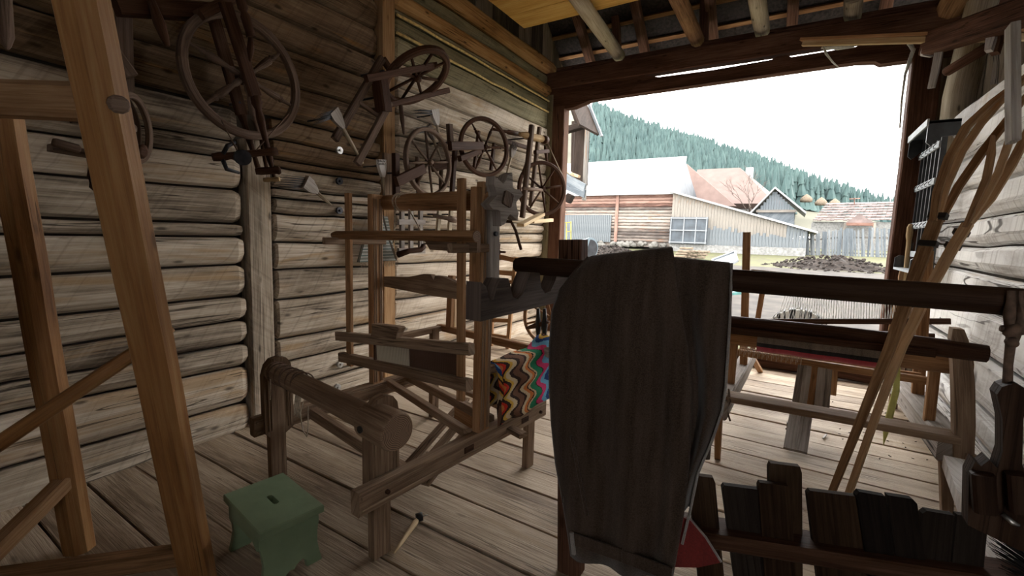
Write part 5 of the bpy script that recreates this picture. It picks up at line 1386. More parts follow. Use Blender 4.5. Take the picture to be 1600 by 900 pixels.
for p in (V(*(0.407, 1.405, 0.916)), V(*(0.455, 1.405, 0.899))):
    MB().tube([p + V(-.012, 0, .008), p + V(0, -.012, 0), p + V(.014, 0, -.008)], [.005, .006, .004], 6).build('iron_staple', M['steel'], hg)
for a, b in (((0.399, 1.400, 0.992), (0.413, 1.400, 0.904)), ((0.453, 1.400, 1.009), (0.467, 1.400, 0.924))):
    MB().bar(a, b, 0.04, 0.03, (0, 1, 0), .2).build('cheek', M['dark_wood'], hg)

# two wooden hay forks leaning on the wall
def strip(pts, ws, th, mat, nm, parent):
    pts = [V(*p) for p in pts]
    rings, us = [], []
    u_ = 0
    for i, p in enumerate(pts):
        d = (pts[min(i + 1, len(pts) - 1)] - pts[max(i - 1, 0)]).normalized()
        nr = V(-0.53, -0.85, 0.1); sd = d.cross(nr).normalized(); nn = sd.cross(d).normalized()
        w_ = ws[i] / 2
        rings.append([p + sd * w_ + nn * th / 2, p - sd * w_ + nn * th / 2, p - sd * w_ - nn * th / 2, p + sd * w_ - nn * th / 2])
        if i: u_ += (p - pts[i - 1]).length
        us.append(u_)
    return MB().loft(rings, us, [0, ws[0], ws[0] + th, 2 * ws[0] + th, 2 * ws[0] + 2 * th]).build(nm, mat, parent)
f1 = thing('hay_fork', 'bent wood hay fork with three long tines, the left one of two on the wall', 'fork', (0.293, 3.194, 0.000), 'wooden hay forks')
strip([(0.293, 3.194, 0.000), (0.374, 3.124, 0.477), (0.497, 3.321, 0.910), (0.601, 3.506, 1.349), (0.638, 3.561, 1.499), (0.678, 3.620, 1.662)], [0.032, 0.039, 0.053, 0.066, 0.068, 0.066], .024, M['fork'], 'handle', f1)
strip([(0.658, 3.582, 1.649), (0.665, 3.610, 1.817), (0.705, 3.663, 2.016), (0.781, 3.760, 2.206), (0.906, 3.895, 2.362), (1.075, 4.060, 2.538)], [0.031, 0.041, 0.042, 0.041, 0.031, 0.014], .022, M['fork'], 'tine', f1)
strip([(0.684, 3.635, 1.651), (0.712, 3.680, 1.852), (0.774, 3.748, 2.065), (0.862, 3.850, 2.235), (0.979, 3.982, 2.404), (1.113, 4.108, 2.546)], [0.027, 0.037, 0.037, 0.034, 0.027, 0.014], .022, M['fork'], 'tine', f1)
strip([(0.709, 3.674, 1.653), (0.779, 3.746, 1.857), (0.892, 3.859, 2.079), (1.017, 3.978, 2.295), (1.112, 4.072, 2.457)], [0.031, 0.041, 0.042, 0.037, 0.020], .022, M['fork'], 'tine', f1)
f2 = thing('hay_fork', 'bent wood hay fork with shorter tines, the right one of two on the wall', 'fork', (0.387, 3.292, 0.000), 'wooden hay forks')
strip([(0.375, 3.218, 0.000), (0.470, 3.247, 0.565), (0.562, 3.386, 0.926), (0.685, 3.551, 1.277), (0.775, 3.649, 1.504), (0.835, 3.707, 1.637)], [0.031, 0.036, 0.044, 0.053, 0.054, 0.053], .024, M['fork'], 'handle', f2)
strip([(0.821, 3.686, 1.617), (0.856, 3.719, 1.749), (0.898, 3.759, 1.898), (0.913, 3.797, 2.049), (0.916, 3.825, 2.155)], [0.020, 0.027, 0.034, 0.034, 0.014], .022, M['fork'], 'tine', f2)
strip([(0.839, 3.720, 1.630), (0.898, 3.767, 1.770), (0.959, 3.819, 1.940), (0.999, 3.874, 2.129), (1.022, 3.909, 2.315)], [0.020, 0.031, 0.034, 0.034, 0.014], .022, M['fork'], 'tine', f2)
strip([(0.857, 3.755, 1.639), (0.943, 3.816, 1.792), (1.028, 3.896, 1.991), (1.110, 3.978, 2.230), (1.102, 3.986, 2.321)], [0.024, 0.041, 0.044, 0.041, 0.020], .022, M['fork'], 'tine', f2)
for f_, a, b in ((f1, (0.642, 3.552, 1.499), (0.649, 3.560, 1.529)), (f1, (0.676, 3.595, 1.661), (0.683, 3.604, 1.691)), (f2, (0.778, 3.694, 1.492), (0.789, 3.705, 1.519)), (f2, (0.813, 3.728, 1.573), (0.824, 3.738, 1.600))):
    strip([a, b], [.085, .085] if f_ is f1 else [.07, .07], .04, M['black'], 'band', f_)

# plate rack on the wall by the gateway
rk = thing('plate_rack', 'dark painted plate rack with cornice shelf and slim bars on the pale log wall', 'rack', (1.05, 5.9, 1.25))
def rk_(mb, nm, mat='rack_paint', parent=None): return mb.build(nm, M[mat], parent or rk)
Y0, Y1 = 5.46, 6.28
rk_(MB().box((0.885, Y0, 2.575), (1.10, Y1, 2.60)), 'cornice_shelf')
rk_(MB().box((0.872, Y0 - .01, 2.555), (0.888, Y1, 2.615)), 'cornice_front', 'rack_edge')
so = [(0.0, 0.02), (0.0, -0.16), (0.03, -0.19), (0.06, -0.165), (0.10, -0.12), (0.15, -0.115), (0.215, -0.11), (0.215, 0.02)]
for yy in (Y0 + 0.012, Y1 - 0.012):
    rk_(MB().plate([(x, z) for x, z in so], (0.885, yy, 2.575), (1, 0, 0), (0, 0, 1), 0.024), 'scroll_bracket')
for zz in (2.40, 2.08, 1.70, 1.42):
    rk_(MB().box((0.975, Y0 + .02, zz - 0.028), (0.990, Y1 - .02, zz + 0.028)), 'cross_bar', 'rack_edge')
for i in range(6):
    y = Y0 + 0.03 + (Y1 - Y0 - 0.06) * i / 5
    rk_(MB().box((0.99, y - 0.013, 1.28), (1.03, y + 0.013, 2.575)), 'upright_bar')
    if i < 5:
        for zz in (2.40, 2.08, 1.70):
            yy = y + 0.08
            rk_(MB().tube([(0.974, yy, zz + 0.02), (0.955, yy, zz - 0.005), (0.962, yy + .006, zz - 0.025), (0.975, yy + .01, zz - 0.02)], .004, 5), 'cup_hook', 'iron')
rk_(MB().box((0.885, Y0, 1.25), (1.05, Y1, 1.272)), 'bottom_shelf', 'rack_edge')
bo = [(0.0, 0.0), (0.165, 0), (0.165, 0.24), (0.135, 0.21), (0.12, 0.15), (0.08, 0.12), (0.04, 0.13), (0.0, 0.10)]
for yy in (Y0 + 0.012, Y1 - 0.012):
    rk_(MB().plate(bo, (0.885, yy, 1.272), (1, 0, 0), (0, 0, 1), 0.024), 'scroll_bracket')

# hooks, beam and lath up at the right
hb = thing('hook_beam', 'dark squared beam with a painted lit end hung high on the right', 'beam', (0.893, 5.916, 3.403))
MB().bar((0.888, 5.913, 3.402), (1.407, 4.662, 3.173), 0.14, 0.20, ch=.06, seg=4, wob=.004).build('beam', M['beam_dark'], hb)
MB().bar((0.877, 5.915, 3.382), (0.892, 5.901, 3.380), 0.135, 0.19, ch=.06).build('lit_end', M['white_board'], hb)  # light on the beam's end face, put in as a pale end piece
strip([(0.948, 5.816, 3.290), (0.942, 5.814, 3.133), (0.929, 5.818, 2.966)], [.062, .06, .055], .02, M['white_board'], 'hanging_slat', hb)
tag(MB().lathe((0.987, 5.689, 3.055), (1.221, 5.436, 3.174), [(0, .03), (0.05, .042), (1, .045)], 9).build('round_stick', M['beam_dark'], None, (1.132, 5.550, 3.116)), 'dark round stick slung under the beam at the upper right', 'stick')
hk = thing('wooden_hook', 'small pale edged wooden hook hanging from the beam at the upper right', 'hook', (1.192, 5.362, 3.193))
strip([(1.183, 5.342, 3.266), (1.182, 5.329, 3.173), (1.173, 5.310, 3.080)], [.05, .055, .04], .05, M['white_board'], 'shank', hk)
strip([(1.228, 5.391, 3.246), (1.230, 5.381, 3.163), (1.221, 5.362, 3.070)], [.06, .06, .05], .06, M['beam_dark'], 'cheek', hk)
tag(strip([(1.295, 5.659, 3.166), (1.325, 5.726, 3.088), (1.338, 5.771, 2.929)], [.03, .035, .045], .02, M['grey_wood'], 'hanging_lath', None), 'narrow grey slat hanging in the dark corner above the pale logs', 'slat')
tag(MB().bar((-0.144, 6.240, 3.707), (1.465, 5.620, 3.244), 0.05, 0.055, ch=.1, seg=4, wob=.002).build('pale_lath', M['lath'], None, (0.888, 6.000, 3.462)), 'long pale lath resting under the tie beam at the upper right', 'lath')
tag(MB().bar((-0.166, 6.240, 3.752), (1.459, 5.620, 3.300), 0.07, 0.03, ch=.1, seg=4, wob=.002).build('brown_lath', M['batten'], None, (0.898, 6.100, 3.543)), 'long brown lath lying just above the pale one at the upper right', 'lath')
tag(MB().bar((0.895, 3.688, 2.717), (0.953, 3.636, 2.082), 0.04, 0.10, (0, 1, 0), .1, seg=3, wob=.001).build('hanging_board', M['white_board'], None, (0.916, 3.672, 2.508)), 'short whitish board hanging upright in front of the fork tines', 'board')
tw = MB()
tp_ = [V(*q) for q in ((0.747, 6.200, 3.578), (0.807, 6.150, 3.440), (0.788, 6.150, 3.340), (0.768, 6.160, 3.205), (0.768, 6.170, 2.978), (0.782, 6.180, 2.695))]
for k in range(5):
    pts = []
    for i in range(21):
        t = i / 20 * 5; j_ = min(4, int(t)); p = tp_[j_].lerp(tp_[j_ + 1], t - j_)
        a = k * 1.256 + i * 0.8
        pts.append(p + V(cos(a), sin(a), 0) * (0.016 * (1 - i / 24)))
    tw.tube(pts, [0.0075] * 12 + [0.006] * 9, 5)
tag(tw.build('flax_tow', M['white_string'], None, (0.747, 6.200, 3.578)), 'whitish twisted hank of tow hanging beside the right gate post', 'tow')
tag(MB().tube([(0.044, 6.200, 3.645), (0.081, 6.150, 3.530), (0.147, 6.150, 3.434), (0.209, 6.150, 3.365)], [.012, .012, .010, .005], 6, wob=.4).build('string_end', M['white_string'], None, (0.044, 6.200, 3.645)), 'loose white string dangling below the tie beam', 'string')
tag(MB().tube([(0.030, 6.210, 3.618), (0.186, 6.200, 3.590), (0.326, 6.200, 3.575)], [.01, .022, .01], 6, wob=.4).build('tow_wad', M['white_string'], None, (0.128, 6.200, 3.604)), 'small wad of white tow lying along the pale lath', 'tow')
# sticks leaning by the gate post
for (a, b, r, mt, lab) in (((0.975, 6.016, 0.000), (0.956, 6.120, 1.721), .022, 'lath', 'pale stick leaning at the foot of the right gate post'),
                           ((0.849, 6.021, 0.000), (0.933, 6.100, 1.263), .016, 'fork', 'thin brown stick leaning across the foot of the right gate post'),
                           ((1.028, 5.960, 0.000), (1.014, 6.120, 1.689), .03, 'wheel', 'thick dark stick with a knobbed top beside the plate rack')):
    tag(MB().lathe(a, b, [(0, r * .8), (0.9, r), (0.93, r * 1.4), (0.98, r * 1.3), (1, r * .7)], 8).build('leaning_stick', M[mt], None, a), lab, 'stick')
for yy, zz in ((5.35, 0.86), (4.55, 0.58)):
    tag(MB().lathe((XR + 0.0, yy, zz), (XR - 0.035, yy, zz), [(0, .02), (0.7, .016), (1, .026)], 8).build('wall_peg', M['iron'], None, (XR, yy, zz)), 'dark iron peg in the pale log wall %s' % ('behind the curved loom upright' if yy < 5 else 'by the far end of the low loom'), 'peg')

# ------------------------------------------------------------------ spinning wheels hung on the log wall
def spokes(parent, c, nrm, R, hub_r, hub_l, n, r, mat, ph=0.0, turned=False):
    nrm = V(*nrm).normalized()
    e1 = nrm.cross(V(0, 0, 1)) if abs(nrm.z) < 0.9 else nrm.cross(V(1, 0, 0)); e1.normalize(); e2 = nrm.cross(e1)
    for i in range(n):
        a = ph + 2 * pi * i / n
        d = e1 * cos(a) + e2 * sin(a)
        p, q = V(*c) + d * hub_r * 0.8, V(*c) + d * R
        pr = [(0, r * .9), (0.15, r * 1.1), (0.2, r * .7), (0.45, r * 1.25), (0.62, r * 1.4), (0.66, r * .7), (0.70, r * 1.3), (0.75, r * .8), (0.95, r * .55), (1, r * .9)] if turned else [(0, r), (0.5, r * 1.05), (1, r * .85)]
        MB().lathe(p, q, pr, 8).build('spoke', mat, parent)
    MB().lathe(V(*c) - nrm * hub_l / 2, V(*c) + nrm * hub_l / 2, [(0, hub_r * .6), (0.2, hub_r), (0.8, hub_r), (1, hub_r * .6)], 12).build('hub', mat, parent)
def wheel(parent, c, nrm, R, rw, rt, n, r, mat, ph=0.0, turned=False, hub=0.035, hl=0.09):
    MB().ring(c, nrm, R, rw, rt, 40).build('rim', mat, parent)
    spokes(parent, c, nrm, R - rw * .7, hub, hl, n, r, mat, ph, turned)
WD, WG = M['wheel'], M['wheel_grey']

# A: the big wheel hung upside down
A = thing('great_spinning_wheel', 'largest spinning wheel with turned spokes hung upside down high on the log wall', 'spinning wheel', (-3.25, 1.7, 2.5))
wheel(A, (-3.16, 1.700, 2.470), (1, 0.03, 0.0), 0.392, 0.055, 0.05, 6, 0.019, WG, 0.75, True, 0.045, 0.13)
MB().bar((-3.050, 1.542, 2.836), (-3.050, 1.704, 2.338), 0.075, 0.035, (1, 0, 0), .15).build('upright', M['wheel'], A)
MB().lathe((-3.050, 1.704, 2.338), (-3.050, 1.819, 1.804), [(0, .03), (0.08, .034), (0.15, .02), (0.25, .026), (0.5, .018), (0.7, .022), (0.8, .015), (1, .008)], 9).build('upright_turned_end', M['wheel'], A)
MB().bar((-3.280, 1.578, 2.842), (-3.280, 1.736, 2.251), 0.075, 0.035, (1, 0, 0), .15).build('upright', M['wheel'], A)
MB().lathe((-3.260, 1.726, 2.246), (-3.220, 1.799, 1.908), [(0, .03), (0.2, .018), (0.4, .024), (0.7, .015), (1, .018)], 9).build('upright_turned_end', M['wheel'], A)
MB().lathe((-3.200, 1.804, 2.215), (-3.150, 1.818, 1.907), [(0, .012), (0.5, .015), (1, .012)], 8).build('spindle_rod', M['wheel'], A)
MB().bar((-3.160, 1.426, 2.734), (-3.160, 1.690, 2.969), 0.16, 0.06, (0, 0.3, 1), .12).build('bench', M['wheel'], A)
MB().lathe((-3.000, 1.601, 2.886), (-3.000, 1.665, 2.674), [(0, .028), (0.3, .03), (0.38, .018), (0.5, .03), (0.9, .026), (1, .03)], 9).build('turned_leg', M['wheel'], A)
MB().lathe((-3.000, 1.661, 2.665), (-3.000, 1.652, 2.525), [(0, .016), (0.5, .022), (1, .006)], 8).build('distaff_tip', M['wheel'], A)
MB().lathe((-3.100, 1.454, 1.916), (-3.000, 1.809, 2.006), [(0, .024), (0.12, .03), (0.25, .022), (0.5, .024), (0.8, .022), (0.9, .028), (1, .024)], 9).build('flyer_bar', M['wheel'], A)
MB().lathe((-3.030, 1.594, 1.934), (-2.985, 1.578, 1.928), [(0, .048), (1, .048)], 16).build('whorl', M['iron'], A)
MB().tube([(-3.070, 1.575, 2.028), (-3.070, 1.528, 1.996), (-3.070, 1.503, 1.945), (-3.070, 1.501, 1.899), (-3.070, 1.518, 1.854), (-3.070, 1.595, 1.840)], [.012, .014, .014, .014, .014, .010], 7).build('flyer_arm', M['iron'], A)
MB().lathe((-3.100, 1.714, 1.865), (-3.020, 1.844, 1.887), [(0, .02), (0.2, .026), (0.8, .024), (0.9, .03), (1, .02)], 9).build('maiden_bar', M['wheel'], A)
MB().lathe((-3.100, 1.768, 1.817), (-3.020, 1.833, 1.826), [(0, .014), (0.3, .018), (0.5, .012), (0.7, .018), (1, .014)], 8).build('peg', M['lath'], A)
MB().tube([(-3.120, 1.525, 2.155), (-3.030, 1.575, 1.954)], .004, 5).build('drive_cord', M['string_dark'], A)
MB().tube([(-3.120, 1.974, 2.296), (-3.020, 1.679, 1.990)], .004, 5).build('drive_cord', M['string_dark'], A)

# B: dark wheel half hidden behind the trestle
B = thing('dark_spinning_wheel', 'dark double rimmed wheel hung behind the honey trestle leg', 'spinning wheel', (-3.25, 1.05, 2.1))
for off in (0.0, 0.055):
    MB().ring(V(*(-3.120, 1.022, 2.008)) + V(0.66, 0.75, 0) * off, (0.66, 0.75, 0.0), 0.185, 0.035, 0.03, 32).build('rim', M['wheel_grey'], B)
spokes(B, (-3.120, 1.022, 2.008), (0.66, 0.75, 0), 0.17, 0.03, 0.12, 6, 0.012, M['wheel_grey'], 0.2)
MB().bar((-3.280, 1.120, 2.792), (-3.250, 1.090, 2.231), 0.075, 0.03, (1, 0, 0), .1).build('stay_board', M['wheel_grey'], B)
MB().bar((-3.220, 1.026, 2.430), (-3.200, 1.103, 2.303), 0.07, 0.05, (1, 0, 0), .2).build('crosspiece', M['wheel_grey'], B)
MB().lathe((-3.050, 0.726, 1.873), (-3.050, 0.826, 1.854), [(0, .018), (0.1, .022), (0.9, .022), (1, .012)], 9).build('crank_handle', M['wheel_grey'], B)
MB().bar((-3.200, 0.751, 1.864), (-3.200, 0.927, 1.852), 0.10, 0.035, (0, 0, 1), .1).build('bench', M['wheel_grey'], B)
MB().bar((-3.250, 0.846, 2.052), (-3.250, 0.928, 2.064), 0.05, 0.09, (0, 0, 1), .1).build('block', M['wheel_grey'], B)
MB().tube([(-3.150, 0.890, 1.820), (-3.150, 0.878, 1.737), (-3.150, 0.882, 1.682), (-3.150, 0.909, 1.652)], [.014, .016, .016, .012], 7, flat=.5).build('leather_strap', M['wheel'], B)
MB().lathe((-3.000, 1.052, 1.882), (-2.980, 1.064, 1.876), [(0, .03), (0.5, .04), (1, .02)], 9).build('axle_nut', M['wheel'], B)

# C: tilted wheel on its bench with long legs
C_ = thing('tilted_spinning_wheel', 'dark spinning wheel tilted flat, its long legged bench before the brown wall post', 'spinning wheel', (-3.2, 3.3, 2.95))
cn = V(0.57, 0.11, -0.81).normalized()
cc = V(*(-3.020, 3.142, 2.874))
wheel(C_, cc, cn, 0.335, 0.058, 0.06, 8, 0.014, WD, 0.3, False, 0.035, 0.10)
MB().bar((-3.150, 2.859, 2.962), (-3.150, 2.373, 2.198), 0.06, 0.04, (1, 0, 0), .12).build('leg', M['wheel_grey'], C_)
MB().bar((-3.100, 2.898, 2.603), (-3.100, 2.544, 2.033), 0.06, 0.04, (1, 0, 0), .12).build('leg', M['wheel_grey'], C_)
MB().bar((-3.140, 2.597, 2.532), (-3.140, 2.811, 2.470), 0.03, 0.03, (1, 0, 0), .12).build('brace', M['wheel_grey'], C_)
MB().bar((-2.920, 2.490, 2.654), (-2.920, 3.283, 3.000), 0.055, 0.045, (1, 0, 0), .12).build('fork_arm', WD, C_)
MB().bar((-3.120, 2.865, 2.570), (-3.120, 3.693, 2.921), 0.05, 0.05, (1, 0, 0), .12).build('fork_arm', WD, C_)
MB().bar((-3.180, 2.894, 2.973), (-3.180, 2.996, 2.898), 0.05, 0.05, (1, 0, 0), .12).build('brace', WD, C_)
MB().bar((-3.100, 2.778, 2.789), (-3.100, 2.832, 2.507), 0.10, 0.12, (1, 0, 0), .12).build('bench_block', WD, C_)
MB().lathe((-3.100, 3.026, 2.613), (-3.100, 3.065, 2.367), [(0, .018), (0.5, .02), (1, .008)], 8).build('turned_leg', M['wheel_grey'], C_)

# D, E, F: three smaller wheels towards the gateway
D = thing('spinning_wheel', 'brown eight spoked wheel hung above the loom roller', 'spinning wheel', (-3.2, 3.5, 2.19))
wheel(D, (-3.100, 3.396, 2.167), (1, 0, 0.02), 0.325, 0.035, 0.05, 8, 0.012, WG, 0.15, False, 0.03, 0.1)
MB().bar((-3.020, 2.895, 1.926), (-3.020, 3.240, 2.087), 0.09, 0.045, (1, 0, 0), .12).build('axle_arm', WD, D)
MB().bar((-3.200, 3.563, 2.146), (-3.200, 3.822, 2.227), 0.09, 0.045, (1, 0, 0), .12).build('axle_arm', WD, D)
MB().bar((-3.100, 2.964, 2.182), (-3.100, 2.971, 1.802), 0.06, 0.05, (1, 0, 0), .12).build('post', WD, D)
MB().bar((-3.220, 2.985, 2.193), (-3.220, 2.984, 1.816), 0.11, 0.03, (1, 0, 0), .1).build('board', M['loom'], D)
for a, b in (((-3.240, 3.384, 2.228), (-3.240, 3.396, 1.858)), ((-3.240, 3.745, 2.251), (-3.240, 3.731, 1.887))):
    MB().lathe(a, b, [(0, .02), (0.5, .024), (1, .016)], 8).build('leg', M['wheel_grey'], D)
E_ = thing('spinning_wheel', 'red-brown six spoked wheel facing out from the middle of the log wall', 'spinning wheel', (-3.2, 4.45, 2.5))
wheel(E_, (-3.020, 4.202, 2.444), (0.93, -0.36, 0.02), 0.325, 0.045, 0.045, 6, 0.013, WD, 0.1, True, 0.03, 0.1)
MB().bar((-2.950, 3.530, 2.335), (-2.950, 4.058, 2.427), 0.085, 0.05, (1, 0, 0), .12).build('axle_arm', WD, E_)
MB().bar((-3.050, 3.806, 2.262), (-3.050, 4.161, 2.398), 0.06, 0.05, (1, 0, 0), .12).build('bench', WD, E_)
MB().bar((-3.100, 3.695, 2.590), (-3.100, 3.719, 2.399), 0.06, 0.05, (1, 0, 0), .12).build('post', WG, E_)
MB().bar((-3.120, 3.816, 2.372), (-3.120, 3.774, 1.888), 0.05, 0.04, (1, 0, 0), .12).build('leg', WD, E_)
MB().bar((-3.200, 4.334, 2.657), (-3.200, 4.262, 2.241), 0.035, 0.035, (1, 0, 0), .12).build('leg', WD, E_)
MB().bar((-3.220, 4.677, 2.585), (-3.220, 4.623, 2.260), 0.04, 0.035, (1, 0, 0), .12).build('leg', WD, E_)
MB().lathe((-3.150, 4.556, 2.719), (-3.150, 5.182, 2.782), [(0, .016), (0.5, .018), (0.52, .03), (1, .03)], 8).build('distaff', WD, E_)
MB().bar((-3.180, 4.840, 2.642), (-3.180, 5.475, 2.657), 0.05, 0.03, (1, 0, 0), .12).build('bench', WD, E_)
F_ = thing('spinning_wheel', 'dark eight spoked wheel nearest the gateway post, its drive cord taut', 'spinning wheel', (-3.2, 5.9, 2.16))
fc = (-3.000, 5.528, 2.123)
wheel(F_, fc, (0.84, -0.54, 0.0), 0.37, 0.05, 0.045, 8, 0.014, WD, 0.2, False, 0.035, 0.12)
MB().bar((-2.980, 5.160, 2.873), (-2.980, 4.994, 1.713), 0.075, 0.06, (1, 0, 0), .25).build('post', WG, F_)
MB().bar((-3.150, 5.667, 2.970), (-3.150, 5.492, 1.891), 0.06, 0.05, (1, 0, 0), .2).build('post', WG, F_)
MB().lathe((-3.020, 4.937, 2.731), (-3.020, 5.569, 2.779), [(0, .02), (0.25, .045), (0.9, .045), (1, .03)], 10).build('bobbin', M['lath'], F_)
MB().lathe((-3.000, 5.514, 2.767), (-3.000, 5.587, 2.773), [(0, .055), (1, .055)], 14).build('whorl', WD, F_)
MB().tube([(-3.000, 5.625, 2.763), (-2.980, 5.812, 2.579), (-2.960, 6.034, 2.379)], .007, 5).build('drive_cord', M['string'], F_)
MB().lathe((-2.950, 4.937, 2.071), (-2.980, 5.492, 2.102), [(0, .02), (1, .022)], 8).build('axle', WG, F_)
MB().bar((-2.980, 4.953, 1.615), (-2.980, 5.499, 1.779), 0.11, 0.04, (0, 0, 1), .1).build('bench', M['lath'], F_)
MB().bar((-3.100, 5.471, 1.682), (-3.100, 6.042, 1.723), 0.06, 0.05, (0, 0, 1), .1).build('bench', M['lath'], F_)
MB().bar((-3.100, 5.477, 2.602), (-3.100, 5.842, 2.679), 0.05, 0.05, (0, 0, 1), .1).build('maiden_bar', WD, F_)
MB().lathe((-3.120, 5.798, 2.743), (-3.120, 5.876, 2.491), [(0, .02), (0.3, .03), (0.6, .018), (1, .02)], 8).build('maiden', WD, F_)
MB().lathe((-3.120, 5.284, 2.424), (-3.120, 5.227, 2.286), [(0, .02), (1, .03)], 8).build('maiden', WD, F_)

# wool combs on the wall
def wool_comb(lab, head, tail, tines, wd, X):
    head, tail = V(*head), V(*tail)
    d = (tail - head).normalized()
    h = thing('wool_comb', lab, 'wool comb', head, 'wool combs on the log wall')
    nr = V(1, 0, 0); ux_ = d.cross(nr).normalized()
    ol = [(-wd / 2, -0.03), (wd / 2, -0.03), (wd * .48, 0.03), (wd * .3, 0.085), (0.012, 0.12), (-0.012, 0.12), (-wd * .3, 0.085), (-wd * .48, 0.03)]
    MB().plate(ol, head, ux_, d, 0.035, grain='y').build('head', M['white_board'] if 'pale' in lab else M['grey_wood'], h)
    MB().lathe(head + d * 0.10, tail, [(0, .016), (0.5, .014), (1, .008)], 8).build('handle', M['beam_grey'], h)
    MB().lathe((XL - 0.004, head.y, head.z - 0.02), (head.x + 0.01, head.y, head.z - 0.02), [(0, .006), (1, .008)], 6).build('nail', M['iron'], h)
    t = V(*tines) - head
    for row in (-0.012, 0.012):
        for i in range(6):
            p = head + ux_ * (wd * (-0.4 + i * 0.16)) + d * row
            MB().lathe(p, p + t + ux_ * (wd * (-0.1 + i * 0.04)), [(0, .0038), (1, .0012)], 5).build('tine', M['iron'], h)
    return h
wool_comb('grey wool comb slung across the slanting wheel leg, its tines to the left', (-3.050, 2.301, 2.364), (-3.120, 2.620, 2.050), (-3.000, 2.102, 2.273), 0.095, 0)
wool_comb('grey wool comb with fan of tines hanging over the left wall post', (-3.220, 2.173, 1.839), (-3.300, 2.444, 1.694), (-3.200, 1.937, 1.826), 0.105, 0)
wool_comb('pale wool comb hung straight down above the loom roller', (-3.150, 2.847, 2.084), (-3.150, 2.881, 1.773), (-2.980, 2.693, 2.068), 0.085, 0)
wool_comb('pale wool comb beneath the tilted wheel, its tines pointing sideways', (-3.150, 3.529, 2.669), (-3.150, 3.609, 2.427), (-3.100, 3.219, 2.603), 0.11, 0)
wool_comb('grey wool comb hung just over the rim of the eight spoked wheel', (-3.220, 3.524, 2.522), (-3.250, 3.757, 2.254), (-3.150, 3.188, 2.418), 0.085, 0)
wool_comb('grey wool comb beside the red-brown wheel towards the gateway', (-3.200, 5.085, 2.593), (-3.250, 4.986, 2.181), (-3.050, 4.901, 2.627), 0.12, 0)
# bolt washers on the wall
def washer(p, lab, m_):
    o = MB().lathe(V(*p) - V(.01, 0, 0), V(*p) + V(.012, 0, 0), [(0, .03), (1, .03)], 16)
    o.lathe(V(*p) + V(.012, 0, 0), V(*p) + V(.028, 0, 0), [(0, .011), (1, .009)], 8)
    tag(o.build('bolt_washer', m_, None, p), lab, 'washer')
washer((-3.355, 2.570, 2.162), 'bright bolt washer on the log above the wool comb handle', M['steel'])
washer((-3.355, 2.565, 1.907), 'dull bolt washer on the log between the two wall posts, below the bright one', M['iron'])
washer((-3.355, 2.560, 1.659), 'dull bolt washer half hidden by the top of the beater sword', M['iron'])
washer((-3.355, 2.542, 0.311), 'steel bolt washer low on the log beside the beater', M['steel'])
washer((-3.355, 2.512, 0.108), 'steel bolt washer lowest on the wall, just above the loom roller', M['steel'])

# woven bag and ladder frame on the wall behind the loom
bo = [(-3.240, 2.895, 1.627), (-3.240, 2.986, 1.631), (-3.220, 3.029, 1.432), (-3.210, 3.100, 1.221), (-3.210, 2.658, 1.219), (-3.220, 2.731, 1.430)]
c = V(*bo[0])
bag = thing('woven_bag', 'small grey striped woven bag with fringe hung on the log wall behind the loom post', 'bag', c)
MB().plate([(p[1] - c.y, p[2] - c.z) for p in bo], c, (0, 1, 0), (0, 0, 1), 0.035).build('body', M['bag'], bag)
strip([(-3.190, 2.895, 1.638), (-3.180, 2.953, 1.433), (-3.170, 3.037, 1.237)], [.028, .03, .03], .012, M['woven_grey'], 'strap', bag)
fgm = MB()
for i in range(26):
    p = V(*lerp((-3.205, 2.660, 1.219), (-3.205, 3.087, 1.222), i / 25))
    fgm.lathe(p, p + V(.005, 0, -0.045 - .008 * (i % 2)), [(0, .004), (1, .003)], 4)
o = fgm.build('fringe', M['string'], bag); o['kind'] = 'stuff'
ld = thing('warping_ladder', 'small silver grey ladder frame on the wall between the loom posts', 'frame', (-3.250, 3.319, 1.288))
for a, b in (((-3.220, 3.160, 1.700), (-3.220, 3.160, 1.286)), ((-3.220, 3.278, 1.707), (-3.220, 3.280, 1.284)), ((-3.220, 3.412, 1.715), (-3.220, 3.415, 1.281))):
    MB().bar(a, b, 0.05, 0.03, (1, 0, 0), .1).build('stile', M['grey_wood'], ld)
for a, b in (((-3.200, 3.091, 1.583), (-3.200, 3.447, 1.596)), ((-3.200, 3.091, 1.313), (-3.200, 3.449, 1.307))):
    MB().bar(a, b, 0.05, 0.03, (1, 0, 0), .1).build('rung', M['grey_wood'], ld)
MB().tube([(-3.150, 3.042, 1.280), (-3.120, 3.161, 1.315), (-3.100, 3.296, 1.326), (-3.100, 3.332, 1.363)], [.03, .026, .024, .03], 8, wob=.2).build('crooked_stick', M['wheel'], ld)
rc = thing('reed_rack', 'small brown pegged rack on the log wall right of the silver grey ladder', 'rack', (-3.250, 3.872, 1.625))
for a, b in (((-3.220, 3.699, 1.752), (-3.220, 3.673, 1.504)), ((-3.220, 3.887, 1.764), (-3.220, 3.860, 1.508))):
    MB().bar(a, b, 0.05, 0.03, (1, 0, 0), .1).build('stile', M['beam_grey'], rc)
MB().lathe((-3.150, 3.532, 1.664), (-3.120, 3.844, 1.632), [(0, .02), (0.7, .022), (0.75, .035), (1, .03)], 8).build('peg_bar', M['wheel_grey'], rc)

